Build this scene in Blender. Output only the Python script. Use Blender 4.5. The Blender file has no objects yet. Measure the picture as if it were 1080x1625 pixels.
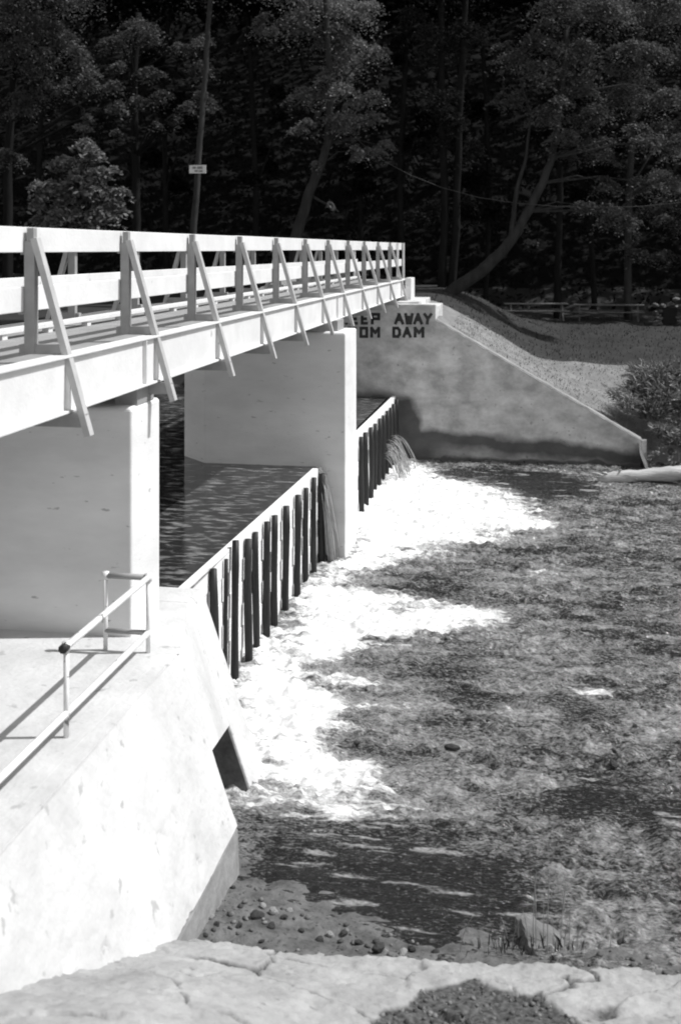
import bpy, bmesh, math, random
import numpy as np
from mathutils import Vector, Matrix

# ------------------------------------------------------------------ camera, world, sun, exposure
SC = bpy.context.scene
COL = SC.collection
EYE = 5.9                                   # eye height above the tailwater
YAW = math.atan(316 / 1800)
CA, SA = math.cos(YAW), math.sin(YAW)
cam_d = bpy.data.cameras.new('camera')
cam_d.sensor_fit = 'HORIZONTAL'; cam_d.sensor_width = 36.0
cam_d.lens = 60.0
cam_d.shift_y = -0.387                      # rising-front print: level camera, horizon high in the frame
cam_d.clip_start = 0.1; cam_d.clip_end = 2000
cam = bpy.data.objects.new('camera', cam_d); COL.objects.link(cam)
cam.location = (0, 0, EYE); cam.rotation_euler = (math.pi / 2, 0, YAW)
SC.camera = cam
cam_d.dof.use_dof = True; cam_d.dof.focus_distance = 16.0; cam_d.dof.aperture_fstop = 2.6

SUN_EL = math.radians(54); SUN_AZ = math.radians(12)     # azimuth measured from +X towards +Y
sdir = Vector((math.cos(SUN_EL) * math.cos(SUN_AZ), math.cos(SUN_EL) * math.sin(SUN_AZ), math.sin(SUN_EL)))
world = bpy.data.worlds.new('World'); SC.world = world; world.use_nodes = True
wn = world.node_tree; wn.nodes.clear()
sky = wn.nodes.new('ShaderNodeTexSky'); sky.sky_type = 'NISHITA'; sky.sun_disc = False
sky.sun_elevation = SUN_EL; sky.sun_rotation = math.pi / 2 - SUN_AZ
bw = wn.nodes.new('ShaderNodeRGBToBW'); bg = wn.nodes.new('ShaderNodeBackground'); wo = wn.nodes.new('ShaderNodeOutputWorld')
wn.links.new(sky.outputs[0], bw.inputs[0]); wn.links.new(bw.outputs[0], bg.inputs[0]); wn.links.new(bg.outputs[0], wo.inputs[0])
bg.inputs[1].default_value = 0.135
sun_d = bpy.data.lights.new('sun', 'SUN'); sun_d.energy = 3.3; sun_d.angle = math.radians(0.6)
sun = bpy.data.objects.new('sun', sun_d); COL.objects.link(sun)
sun.rotation_euler = (-sdir).to_track_quat('-Z', 'Y').to_euler()
sun.location = (20, 5, 40)
SC.view_settings.view_transform = 'Standard'; SC.view_settings.look = 'None'
SC.view_settings.gamma = 1.0; SC.view_settings.use_curve_mapping = False
SC.view_settings.exposure = 0.58
SC.cycles.filter_width = 1.9

rnd = random.Random(7)
NR = np.random.RandomState(11)

# ------------------------------------------------------------------ image-pixel helpers (photo measure -> place)
def W(u, v, d):
    """point at camera depth d seen at photo pixel (u, v)"""
    X = (u - 856) * d / (1800 / CA)
    Y = (d + SA * X) / CA
    return Vector((X, Y, EYE - (v - 394.5) * d / 1800))
def G(u, v, z=0.0):
    """point on the level plane z seen at (u, v)"""
    return W(u, v, 1800 * (EYE - z) / (v - 394.5))
def XatY(u, Y):
    """X of the point of the vertical plane at Y seen in column u"""
    k = (u - 856) / (1800 / CA)
    return k * CA * Y / (1 + k * SA)

# ------------------------------------------------------------------ noise in numpy
_perm = NR.permutation(4096)
def vnoise(x, y, seed=0):
    xi = np.floor(x).astype(np.int64); yi = np.floor(y).astype(np.int64)
    xf = x - xi; yf = y - yi
    xf = xf * xf * (3 - 2 * xf); yf = yf * yf * (3 - 2 * yf)
    def h(a, b):
        return _perm[(_perm[(a + seed * 131) & 4095] + b) & 4095] / 4095.0
    a = h(xi, yi); b = h(xi + 1, yi); c = h(xi, yi + 1); d = h(xi + 1, yi + 1)
    return (a * (1 - xf) + b * xf) * (1 - yf) + (c * (1 - xf) + d * xf) * yf
def fbm(x, y, o=4, seed=0, gain=0.5):
    s = 0; a = 1; t = 0
    for i in range(o):
        s = s + a * vnoise(x * 2 ** i + 17.3 * i, y * 2 ** i - 9.1 * i, seed + i); t += a; a *= gain
    return s / t
def sstep(a, b, x):
    t = np.clip((x - a) / (b - a), 0, 1); return t * t * (3 - 2 * t)

# ------------------------------------------------------------------ materials (all neutral: black-and-white film)
MATS = {}
def mat(name, lo, hi=None, rough=0.8, scale=3.0, bump=0.0, bscale=20.0, stretch=(1, 1, 1), island=0.0, spec=0.3, trans=0.0,
        detail=6.0, spots=None, contrast=(0.3, 0.7)):
    m = bpy.data.materials.new(name); m.use_nodes = True; nt = m.node_tree; N = nt.nodes; L = nt.links
    p = N['Principled BSDF']; p.inputs['Roughness'].default_value = rough
    p.inputs['Specular IOR Level'].default_value = spec
    hi = lo if hi is None else hi
    tc = N.new('ShaderNodeTexCoord'); mp = N.new('ShaderNodeMapping'); mp.inputs['Scale'].default_value = stretch
    L.new(tc.outputs['Object'], mp.inputs[0])
    nz = N.new('ShaderNodeTexNoise'); nz.inputs['Scale'].default_value = scale; nz.inputs['Detail'].default_value = detail
    nz.inputs['Roughness'].default_value = 0.62
    L.new(mp.outputs[0], nz.inputs['Vector'])
    cr = N.new('ShaderNodeValToRGB'); cr.color_ramp.elements[0].position = contrast[0]; cr.color_ramp.elements[1].position = contrast[1]
    cr.color_ramp.elements[0].color = (lo, lo, lo, 1); cr.color_ramp.elements[1].color = (hi, hi, hi, 1)
    L.new(nz.outputs[0], cr.inputs[0]); col = cr.outputs[0]
    if spots:                                # (scale, threshold, value): chips, lichen, grit
        s2 = N.new('ShaderNodeTexNoise'); s2.inputs['Scale'].default_value = spots[0]; s2.inputs['Detail'].default_value = 3
        L.new(mp.outputs[0], s2.inputs['Vector'])
        c2 = N.new('ShaderNodeValToRGB'); c2.color_ramp.elements[0].position = spots[1]; c2.color_ramp.elements[1].position = spots[1] + 0.05
        L.new(s2.outputs[0], c2.inputs[0])
        mx = N.new('ShaderNodeMix'); mx.data_type = 'RGBA'; L.new(c2.outputs[0], mx.inputs[0]); L.new(col, mx.inputs[6])
        mx.inputs[7].default_value = (spots[2],) * 3 + (1,); col = mx.outputs[2]
    if island:
        g = N.new('ShaderNodeNewGeometry'); mr = N.new('ShaderNodeMapRange')
        mr.inputs[3].default_value = 1 - island; mr.inputs[4].default_value = 1 + island
        L.new(g.outputs['Random Per Island'], mr.inputs[0])
        vm = N.new('ShaderNodeVectorMath'); vm.operation = 'SCALE'; L.new(col, vm.inputs[0]); L.new(mr.outputs[0], vm.inputs['Scale']); col = vm.outputs[0]
    L.new(col, p.inputs['Base Color'])
    if bump:
        b2 = N.new('ShaderNodeTexNoise'); b2.inputs['Scale'].default_value = bscale; b2.inputs['Detail'].default_value = 8
        L.new(mp.outputs[0], b2.inputs['Vector'])
        bp = N.new('ShaderNodeBump'); bp.inputs['Strength'].default_value = bump; bp.inputs['Distance'].default_value = 0.02
        L.new(b2.outputs[0], bp.inputs['Height']); L.new(bp.outputs[0], p.inputs['Normal'])
    if trans:
        out = N['Material Output']; tr = N.new('ShaderNodeBsdfTranslucent'); ms = N.new('ShaderNodeMixShader')
        L.new(col, tr.inputs[0]); ms.inputs[0].default_value = trans
        L.new(p.outputs[0], ms.inputs[1]); L.new(tr.outputs[0], ms.inputs[2]); L.new(ms.outputs[0], out.inputs[0])
    MATS[name] = m; return m

mat('white_paint', 0.60, 0.72, rough=0.55, scale=2.2, bump=0.15, bscale=30, spots=(9, 0.70, 0.42))
mat('grey_steel_paint', 0.24, 0.32, rough=0.5, scale=5, bump=0.1, bscale=40, spots=(14, 0.70, 0.25))
mat('brace_paint', 0.36, 0.46, rough=0.5, scale=5, bump=0.1, bscale=40, spots=(14, 0.70, 0.22))
mat('deck_concrete', 0.22, 0.30, rough=0.9, scale=2.5, bump=0.3, bscale=40)
mat('pier_concrete', 0.58, 0.74, rough=0.9, scale=0.9, bump=0.15, bscale=22, stretch=(0.7, 0.7, 2.2), detail=10, spots=(7, 0.68, 0.40))
mat('abutment_concrete', 0.40, 0.60, rough=0.9, scale=0.9, bump=0.6, bscale=14, detail=9, spots=(6, 0.66, 0.36))
mat('grey_concrete', 0.16, 0.30, rough=0.9, scale=2.5, bump=0.7, bscale=12, detail=9)
mat('dark_concrete', 0.13, 0.24, rough=0.7, scale=2.5, bump=0.4, bscale=14, detail=8)
mat('pipe_paint', 0.62, 0.78, rough=0.5, scale=6, bump=0.1, spots=(8, 0.66, 0.18))
mat('wet_pile', 0.010, 0.028, rough=0.55, scale=6, bump=0.6, bscale=18, stretch=(1, 1, 0.15))
mat('pale_board', 0.62, 0.8, rough=0.8, scale=4, bump=0.3, bscale=12, stretch=(6, 0.4, 6))
mat('bark', 0.025, 0.05, spec=0.05, rough=0.95, scale=5, bump=0.8, bscale=12, stretch=(1, 1, 0.25))
mat('bark_dark', 0.011, 0.02, spec=0.0, rough=0.95, scale=5, bump=0.8, bscale=12, stretch=(1, 1, 0.25))
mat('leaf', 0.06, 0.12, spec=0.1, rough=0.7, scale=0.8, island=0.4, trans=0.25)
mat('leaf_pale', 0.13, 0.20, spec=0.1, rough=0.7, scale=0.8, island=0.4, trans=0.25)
mat('leaf_dim', 0.010, 0.015, spec=0.0, rough=0.9, scale=0.6, island=0.4, trans=0.2)  # shade inside the wood put into the leaf colour
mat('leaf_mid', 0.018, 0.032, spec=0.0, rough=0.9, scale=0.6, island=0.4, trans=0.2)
mat('litter', 0.010, 0.015, spec=0.0, rough=1.0, scale=1.5, bump=0.5, bscale=4)
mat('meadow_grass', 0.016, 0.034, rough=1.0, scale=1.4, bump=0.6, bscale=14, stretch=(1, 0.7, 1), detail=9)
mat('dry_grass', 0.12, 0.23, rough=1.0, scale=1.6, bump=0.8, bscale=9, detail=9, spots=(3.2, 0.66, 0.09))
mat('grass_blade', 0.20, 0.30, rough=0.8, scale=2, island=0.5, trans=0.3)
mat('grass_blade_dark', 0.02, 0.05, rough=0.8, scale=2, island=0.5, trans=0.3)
mat('log_wood', 0.30, 0.52, rough=0.9, scale=5, bump=0.7, bscale=10, stretch=(0.3, 2, 2), spots=(9, 0.64, 0.2))
mat('stone_dark', 0.018, 0.055, rough=0.55, scale=7, bump=0.6, bscale=20)
mat('stone_mid', 0.08, 0.18, rough=0.9, scale=6, bump=0.6, bscale=20)
mat('stone_pale', 0.18, 0.34, rough=0.9, scale=6, bump=0.6, bscale=20)
mat('mud', 0.05, 0.15, rough=0.7, scale=5, bump=0.8, bscale=26, detail=9, spots=(22, 0.60, 0.05))
mat('hearth_stone', 0.15, 0.32, rough=0.9, scale=6, bump=0.6, bscale=10)
mat('opening_shade', 0.01, 0.015)
mat('table_wood', 0.10, 0.17, rough=0.9, scale=6, stretch=(0.4, 3, 3), bump=0.3)
mat('letter_paint', 0.02, 0.05, rough=0.8, scale=6, contrast=(0.35, 0.6))
mat('sign_white', 0.6, 0.7, rough=0.7, scale=5)
mat('sign_print', 0.16, 0.3, rough=0.7, scale=9)
mat('cable_black', 0.05, 0.06)
mat('white_water', 0.26, 0.38, rough=0.4, scale=12, spec=0.5)
mat('bed', 0.05, 0.10, scale=3)

# ------------------------------------------------------------------ object helpers
def tag(o, label=None, cat=None, group=None, kind=None):
    if label: o['label'] = label
    if cat: o['category'] = cat
    if group: o['group'] = group
    if kind: o['kind'] = kind
    return o
def empty(name, loc, label, cat, group=None):
    o = bpy.data.objects.new(name, None); COL.objects.link(o); o.location = loc; o.empty_display_size = 0.2
    return tag(o, label, cat, group)
def attach(o, parent):
    o.parent = parent
    off = parent.location if parent.type == 'EMPTY' else Vector((0, 0, 0))     # meshes already sit in world space
    o.matrix_parent_inverse = Matrix.Translation(-off)
class MB:
    def __init__(s): s.v = []; s.f = []
    def box(s, x0, x1, y0, y1, z0, z1):
        b = len(s.v)
        s.v += [(x0, y0, z0), (x1, y0, z0), (x1, y1, z0), (x0, y1, z0), (x0, y0, z1), (x1, y0, z1), (x1, y1, z1), (x0, y1, z1)]
        s.f += [tuple(b + i for i in q) for q in ((0, 3, 2, 1), (4, 5, 6, 7), (0, 1, 5, 4), (1, 2, 6, 5), (2, 3, 7, 6), (3, 0, 4, 7))]
        return s
    def prism(s, poly, axis, a, b_):
        """closed polygon swept along an axis from a to b"""
        n = len(poly); b = len(s.v)
        for t in (a, b_):
            for p, q in poly:
                s.v.append({'y': (p, t, q), 'z': (p, q, t), 'x': (t, p, q)}[axis])
        s.f.append(tuple(b + i for i in range(n))); s.f.append(tuple(b + n + i for i in reversed(range(n))))
        for i in range(n):
            j = (i + 1) % n; s.f.append((b + i, b + n + i, b + n + j, b + j))
        return s
    def tube(s, pts, radii, sides=8, cap=True, jit=0.0):
        pts = [Vector(p) for p in pts]; b = len(s.v); n = len(pts)
        for i, p in enumerate(pts):
            t = (pts[min(i + 1, n - 1)] - pts[max(i - 1, 0)]).normalized()
            a = t.cross(Vector((0, 1, 0)) if abs(t.y) < 0.9 else Vector((1, 0, 0))).normalized(); c = t.cross(a)
            r = radii[i] if hasattr(radii, '__len__') else radii
            for k in range(sides):
                g = 2 * math.pi * k / sides; q = r * (1 + jit * (rnd.random() - 0.5))
                s.v.append(tuple(p + a * (q * math.cos(g)) + c * (q * math.sin(g))))
        for i in range(n - 1):
            for k in range(sides):
                k2 = (k + 1) % sides
                s.f.append((b + i * sides + k, b + i * sides + k2, b + (i + 1) * sides + k2, b + (i + 1) * sides + k))
        if cap:
            s.f.append(tuple(b + k for k in reversed(range(sides)))); s.f.append(tuple(b + (n - 1) * sides + k for k in range(sides)))
        return s
    def build(s, name, m, parent=None, smooth=False, bevel=0.0, seg=2):
        me = bpy.data.meshes.new(name); me.from_pydata(s.v, [], s.f); me.update()
        bm = bmesh.new(); bm.from_mesh(me); bmesh.ops.recalc_face_normals(bm, faces=bm.faces); bm.to_mesh(me); bm.free()
        me.materials.append(MATS[m] if isinstance(m, str) else m)
        if smooth: me.polygons.foreach_set('use_smooth', [True] * len(me.polygons))
        o = bpy.data.objects.new(name, me); COL.objects.link(o)
        if parent is not None: attach(o, parent)
        if bevel:
            md = o.modifiers.new('bevel', 'BEVEL'); md.width = bevel; md.segments = seg; md.limit_method = 'ANGLE'; md.angle_limit = 0.6
        return o
def np_mesh(name, V, F, m, parent=None, smooth=False, attrs=None):
    V = np.asarray(V, dtype=np.float32); F = np.asarray(F, dtype=np.int32); k = F.shape[1]
    me = bpy.data.meshes.new(name); me.vertices.add(len(V)); me.vertices.foreach_set('co', V.ravel())
    me.loops.add(F.size); me.loops.foreach_set('vertex_index', F.ravel())
    me.polygons.add(len(F)); me.polygons.foreach_set('loop_start', np.arange(0, F.size, k, dtype=np.int32))
    me.polygons.foreach_set('loop_total', np.full(len(F), k, dtype=np.int32))
    if smooth: me.polygons.foreach_set('use_smooth', np.ones(len(F), dtype=bool))
    for an, av in (attrs or {}).items():
        a = me.attributes.new(an, 'FLOAT', 'POINT'); a.data.foreach_set('value', np.asarray(av, dtype=np.float32))
    me.update(calc_edges=True); me.validate()
    me.materials.append(MATS[m] if isinstance(m, str) else m)
    o = bpy.data.objects.new(name, me); COL.objects.link(o)
    if parent is not None: attach(o, parent)
    return o
def grid_mesh(name, xs, ys, zf, m, kind='structure', attrs=None, keep=None, smooth=True):
    X, Y = np.meshgrid(xs, ys); Z = zf(X, Y) if callable(zf) else zf
    V = np.stack([X.ravel(), Y.ravel(), Z.ravel()], 1); nx, ny = len(xs), len(ys)
    i = np.arange(nx * ny).reshape(ny, nx)
    F = np.stack([i[:-1, :-1], i[:-1, 1:], i[1:, 1:], i[1:, :-1]], -1).reshape(-1, 4)
    if keep is not None:
        c = V[F].mean(1); F = F[keep(c[:, 0], c[:, 1])]
    o = np_mesh(name, V, F, m, smooth=smooth, attrs=attrs); o['kind'] = kind
    return o
def leaves(C, size, up=0.5, rs=NR):
    """one small pointed leaf quad for every centre in C"""
    n = len(C); C = np.asarray(C)
    nrm = rs.normal(size=(n, 3)); nrm /= np.linalg.norm(nrm, axis=1, keepdims=True)
    nrm[:, 2] = np.abs(nrm[:, 2]) + up; nrm /= np.linalg.norm(nrm, axis=1, keepdims=True)
    t = rs.normal(size=(n, 3)); t -= nrm * (t * nrm).sum(1, keepdims=True); t /= np.linalg.norm(t, axis=1, keepdims=True)
    b = np.cross(nrm, t); s = size * (0.6 + 0.8 * rs.rand(n, 1))
    V = np.stack([C - t * s, C - b * s * 0.5 + t * s * 0.1, C + t * s, C + b * s * 0.5 + t * s * 0.1], 1).reshape(-1, 3)
    return V, np.arange(4 * n).reshape(n, 4)

# ------------------------------------------------------------------ levels
Z_POOL = EYE - 4.17; Z_CREST = EYE - 4.13; Z_PLAT = EYE - 3.87
Y_WALL = 31.6

# ================================================================== SETTING: ground, water
# ---- tailwater: rough riffle with foam below the weir
def poly_sd(px, py, poly):
    """signed distance to a closed polygon, positive inside"""
    d2 = np.full(px.shape, 1e9); ins = np.zeros(px.shape, bool); n = len(poly)
    for i in range(n):
        ax, ay = poly[i]; bx, by = poly[(i + 1) % n]
        ex, ey = bx - ax, by - ay; wx, wy = px - ax, py - ay
        t = np.clip((wx * ex + wy * ey) / (ex * ex + ey * ey), 0, 1)
        d2 = np.minimum(d2, (wx - ex * t) ** 2 + (wy - ey * t) ** 2)
        c = ((ay <= py) & (by > py)) | ((by <= py) & (ay > py))
        ins ^= c & (px < (bx - ax) * (py - ay) / (by - ay + 1e-12) + ax)
    return np.where(ins, 1, -1) * np.sqrt(d2)
FOAM = [[(545, 905), (556, 800), (600, 745), (640, 728), (690, 752), (760, 770), (830, 796), (862, 832), (800, 846), (720, 858), (650, 872), (600, 890)],
        [(455, 990), (480, 925), (560, 880), (690, 874), (650, 892), (600, 905), (500, 915), (540, 938), (640, 956), (740, 964), (805, 985), (700, 1002), (600, 1022), (520, 1045), (470, 1060)],
        [(340, 1100), (360, 1060), (420, 1000), (470, 1040), (500, 1064), (560, 1086), (590, 1120), (545, 1150), (490, 1172), (545, 1204), (604, 1240), (612, 1262), (500, 1284), (440, 1270), (396, 1268), (350, 1180)],
        [(820, 905), (860, 890), (905, 905), (890, 925), (840, 922)],
        [(800, 1085), (860, 1070), (930, 1092), (960, 1118), (900, 1122), (830, 1106)],
        [(1010, 1150), (1090, 1125), (1110, 1150), (1060, 1170)]]
FOAM = [[(p.x, p.y) for p in (G(u, v) for u, v in f)] for f in FOAM]
CALM = [[(370, 1300), (560, 1290), (700, 1310), (860, 1370), (830, 1420), (900, 1460), (860, 1500), (600, 1500), (360, 1440)],
        [(860, 1225), (960, 1222), (1000, 1260), (1110, 1240), (1110, 1345), (960, 1300), (880, 1285)],
        [(830, 1102), (900, 1112), (960, 1130), (900, 1142), (840, 1120)],
        [(640, 740), (850, 742), (950, 765), (940, 790), (860, 800), (760, 768), (690, 752)]]
CALM = [[(p.x, p.y) for p in (G(u, v) for u, v in f)] for f in CALM]
xs = np.concatenate([np.arange(-4.6, 5.0, 0.034), np.geomspace(0.06, 70, 46) + 5.0])
ys = np.arange(7.6, 32.2, 0.034)
X, Y = np.meshgrid(xs, ys)
warpx = (fbm(X * 0.9, Y * 1.3, 4, 3) - 0.5) * 1.5; warpy = (fbm(X * 0.9, Y * 1.3, 4, 31) - 0.5) * 1.1
fo = np.full(X.shape, -9.0)
for i, p in enumerate(FOAM): fo = np.maximum(fo, poly_sd(X + warpx * 0.8, Y + warpy * 0.8, p) - (0.12 if i < 3 else 0.6))
ca = np.full(X.shape, -9.0)
for p in CALM: ca = np.maximum(ca, poly_sd(X + warpx, Y + warpy, p))
foam = sstep(-1.0, 0.55, fo - 0.05 + (fbm(X * 1.3, Y * 4.2, 5, 5, .62) - 0.5) * 1.5)
calm = sstep(-0.35, 0.45, ca)
act = 1 - calm
big = fbm(X * 0.7, Y * 1.1, 3, 41)
chop = fbm(X * 4.0, Y * 6.5, 4, 7, 0.6) - 0.5
fine = fbm(X * 11, Y * 17, 3, 8, 0.6) - 0.5
lump = np.abs(fbm(X * 3.2, Y * 3.8, 4, 9, 0.6) - 0.5)
swell = fbm(X * 1.0 + 0.3 * Y, Y * 5.2 + 0.5 * np.sin(X), 3, 15, 0.5) - 0.5
Z = 0.012 * swell + act * (0.20 * chop + 0.10 * fine) * (0.45 + 0.9 * big) + foam * (0.15 * lump + 0.06 * fine) + 0.03 * (big - 0.5)
rip = fbm(X * 1.5 + 0.25 * np.sin(4 * Y), Y * 9.0, 3, 95, .55) - .5
Z += calm * (0.045 * swell + 0.010 * fine + 0.025 * chop + 0.075 * rip)
far_fade = np.where(X > 6, 0.5, 1.0)
near_foam = sstep(-1.6, 0.0, fo)
sky_glint = sstep(0.66, 0.76, fbm(X * 1.8 + 0.3 * np.sin(5 * Y), Y * 13, 2, 88, .5)) * sstep(.36, .5, fbm(X * 1.3, Y * 1.6, 2, 89))  # pale dashes painted for sky reflected off the calm ripples
flecks = np.clip(0.95 * calm * sky_glint + 0.3 * near_foam + act * (0.34 + 0.6 * (big - .2) + 0.9 * (fbm(X * 1.1, Y * 2.6, 4, 21) - 0.5) + 0.9 * (fbm(X * 3.0, Y * 8.0, 3, 22) - 0.5)), 0, 1)

def water_material(name, foamy):
    m = bpy.data.materials.new(name); m.use_nodes = True; nt = m.node_tree; N = nt.nodes; L = nt.links
    p = N['Principled BSDF']; p.inputs['IOR'].default_value = 1.33; p.inputs['Roughness'].default_value = 0.09
    p.inputs['Base Color'].default_value = (0.014, 0.014, 0.014, 1); p.inputs['Specular IOR Level'].default_value = 0.5
    tc = N.new('ShaderNodeTexCoord'); mp = N.new('ShaderNodeMapping'); mp.inputs['Scale'].default_value = (0.85, 2.0, 1); L.new(tc.outputs['Object'], mp.inputs[0])
    nb = N.new('ShaderNodeTexNoise'); nb.inputs['Scale'].default_value = 11; nb.inputs['Detail'].default_value = 6; L.new(mp.outputs[0], nb.inputs['Vector'])
    bp = N.new('ShaderNodeBump'); bp.inputs['Strength'].default_value = 0.8; bp.inputs['Distance'].default_value = 0.06
    L.new(nb.outputs[0], bp.inputs['Height']); L.new(bp.outputs[0], p.inputs['Normal'])
    if not foamy:
        bp.inputs['Strength'].default_value = 0.05; bp.inputs['Distance'].default_value = 0.03
        # drifting scum and weed on the pond
        ns = N.new('ShaderNodeTexNoise'); ns.inputs['Scale'].default_value = 3.4; ns.inputs['Detail'].default_value = 9; ns.inputs['Roughness'].default_value = 0.62; L.new(mp.outputs[0], ns.inputs['Vector'])
        cr = N.new('ShaderNodeValToRGB'); e = cr.color_ramp.elements; e[0].position = 0.50; e[0].color = (0.022, 0.022, 0.022, 1); e[1].position = 0.72; e[1].color = (0.28, 0.28, 0.28, 1)
        L.new(ns.outputs[0], cr.inputs[0]); L.new(cr.outputs[0], p.inputs['Base Color'])
        p.inputs['Roughness'].default_value = 0.06
        MATS[name] = m; return m
    # foam
    at = N.new('ShaderNodeAttribute'); at.attribute_name = 'foam'
    fl = N.new('ShaderNodeAttribute'); fl.attribute_name = 'flecks'
    n1 = N.new('ShaderNodeTexNoise'); n1.inputs['Scale'].default_value = 6.5; n1.inputs['Detail'].default_value = 8; n1.inputs['Roughness'].default_value = 0.7; L.new(mp.outputs[0], n1.inputs['Vector'])
    n2 = N.new('ShaderNodeTexNoise'); n2.inputs['Scale'].default_value = 9; n2.inputs['Detail'].default_value = 9; n2.inputs['Roughness'].default_value = 0.7; L.new(mp.outputs[0], n2.inputs['Vector'])
    def math_(op, a, b, clamp=False):
        q = N.new('ShaderNodeMath'); q.operation = op; q.use_clamp = clamp
        for i, s in enumerate((a, b)):
            if isinstance(s, (int, float)): q.inputs[i].default_value = s
            else: L.new(s, q.inputs[i])
        return q.outputs[0]
    # solid foam: foam*1.9 + noise - .95
    mp3 = N.new('ShaderNodeMapping'); mp3.inputs['Scale'].default_value = (0.55, 4.5, 1); L.new(tc.outputs['Object'], mp3.inputs[0])
    n3 = N.new('ShaderNodeTexNoise'); n3.inputs['Scale'].default_value = 3.2; n3.inputs['Detail'].default_value = 9; n3.inputs['Roughness'].default_value = 0.68; L.new(mp3.outputs[0], n3.inputs['Vector'])
    f = math_('ADD', math_('MULTIPLY', at.outputs['Fac'], 1.55), math_('MULTIPLY', math_('SUBTRACT', n1.outputs[0], 0.5), 1.5))
    f = math_('ADD', f, math_('MULTIPLY', math_('SUBTRACT', n3.outputs[0], 0.5), 2.2))
    n5 = N.new('ShaderNodeTexNoise'); n5.inputs['Scale'].default_value = 28; n5.inputs['Detail'].default_value = 4; L.new(mp.outputs[0], n5.inputs['Vector'])
    f = math_('ADD', f, math_('MULTIPLY', math_('SUBTRACT', n5.outputs[0], 0.5), 0.9))
    f = math_('MULTIPLY', math_('SUBTRACT', f, 0.42), 1.3, True)
    # flecks: foam specks and painted sky glints; threshold falls where the riffle is lively
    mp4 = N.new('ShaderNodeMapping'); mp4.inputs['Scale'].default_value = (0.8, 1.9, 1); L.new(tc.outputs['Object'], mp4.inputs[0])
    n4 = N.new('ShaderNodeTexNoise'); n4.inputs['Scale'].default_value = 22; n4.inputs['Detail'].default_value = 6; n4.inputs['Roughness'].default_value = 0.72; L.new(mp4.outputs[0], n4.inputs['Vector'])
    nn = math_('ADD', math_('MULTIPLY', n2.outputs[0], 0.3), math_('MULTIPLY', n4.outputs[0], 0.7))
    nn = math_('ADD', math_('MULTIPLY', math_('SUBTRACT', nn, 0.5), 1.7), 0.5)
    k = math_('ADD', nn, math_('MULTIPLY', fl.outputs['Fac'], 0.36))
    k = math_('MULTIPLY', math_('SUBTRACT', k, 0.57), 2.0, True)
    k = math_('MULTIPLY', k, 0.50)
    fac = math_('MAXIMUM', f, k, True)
    df = N.new('ShaderNodeBsdfDiffuse'); df.inputs[0].default_value = (0.78, 0.78, 0.78, 1)
    b2 = N.new('ShaderNodeBump'); b2.inputs['Strength'].default_value = 0.8; b2.inputs['Distance'].default_value = 0.06; L.new(n2.outputs[0], b2.inputs['Height']); L.new(b2.outputs[0], df.inputs['Normal'])
    ms = N.new('ShaderNodeMixShader'); L.new(fac, ms.inputs[0]); L.new(p.outputs[0], ms.inputs[1]); L.new(df.outputs[0], ms.inputs[2])
    L.new(ms.outputs[0], N['Material Output'].inputs[0])
    MATS[name] = m; return m
water_material('river_water', True); water_material('pond_water', False)
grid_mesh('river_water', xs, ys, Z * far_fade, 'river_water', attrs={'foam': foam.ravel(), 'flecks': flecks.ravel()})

# ---- headwater pond above the weir
pxs = np.concatenate([-4.2 - np.geomspace(0.05, 80, 150)[::-1], [-4.2]])
pys = np.linspace(11.3, 34.2, 260)
PX, PY = np.meshgrid(pxs, pys)
PZ = Z_POOL + 0.008 * (fbm(PX * 1.3, PY * 2.2, 4, 50) - 0.5)
grid_mesh('pond_water', pxs, pys, PZ, 'pond_water')
# the gap between crest line and -4.2 is closed by the weir itself

# ---- far bank
def wall_top(x): return np.where(x < -2.85, 4.28, np.clip(3.9 + (x + 2.85) * (0.65 - 3.9) / 5.67, -0.6, 5))
def far_z(x, y):
    base = 2.15 + 0.026 * (y - 37)
    emb = 2.0 * (1 - sstep(-4.2, 1.0, x)) * (1 - sstep(46, 58, y))
    field = base + emb
    field = np.where(x < -8.2, 3.0 + 0.02 * (y - 37) + (emb * (1 - sstep(8.2, 12, -x))), field)
    t = sstep(31.9, 38.5, y)
    shore = np.where(x > 2.8, -0.35 + 0.55 * sstep(31.0, 33.0, y) , wall_top(x) - 0.10)
    shore = np.where(x < -9.2, 1.2, shore)
    t2 = np.where(x < -9.2, sstep(32.2, 36, y), np.where(x > 2.8, sstep(31.6, 38.0, y), t))
    z = shore * (1 - t2) + field * t2
    z = z + (fbm(x * 0.9, y * 0.9, 4, 60) - 0.5) * 0.28 * sstep(31.95, 33.5, y)
    hill = np.maximum(0, y - 60) * 0.5
    return z + hill + (fbm(x * 0.15, y * 0.15, 3, 61) - 0.5) * 2.0 * sstep(58, 75, y)
def bank_keep(a, b):
    def k(x, y): return (y >= a) & (y < b)
    return k
bx = np.concatenate([np.linspace(-9, 8, 200), np.linspace(8.2, 60, 40)])
by = np.linspace(31.96, 38.0, 120)
grid_mesh('river_bank', bx, by, far_z, 'dry_grass')
bx2 = np.concatenate([np.linspace(-70, -9, 60), np.linspace(-8.7, 12, 80), np.linspace(13, 90, 50)])
by2 = np.concatenate([np.linspace(38.0, 62, 80), np.linspace(63, 160, 40)])
def meadow_z(x, y): return far_z(x, y)
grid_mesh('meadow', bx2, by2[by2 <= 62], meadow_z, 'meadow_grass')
by3 = by2[by2 >= 61]
by3 = np.concatenate([[62.0], by2[by2 > 62]])
grid_mesh('hillside', bx2, by3, meadow_z, 'litter')
lx = np.linspace(-70, -9, 70)
grid_mesh('pond_bank', lx, np.linspace(32.0, 38.0, 40), far_z, 'meadow_grass')
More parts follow.
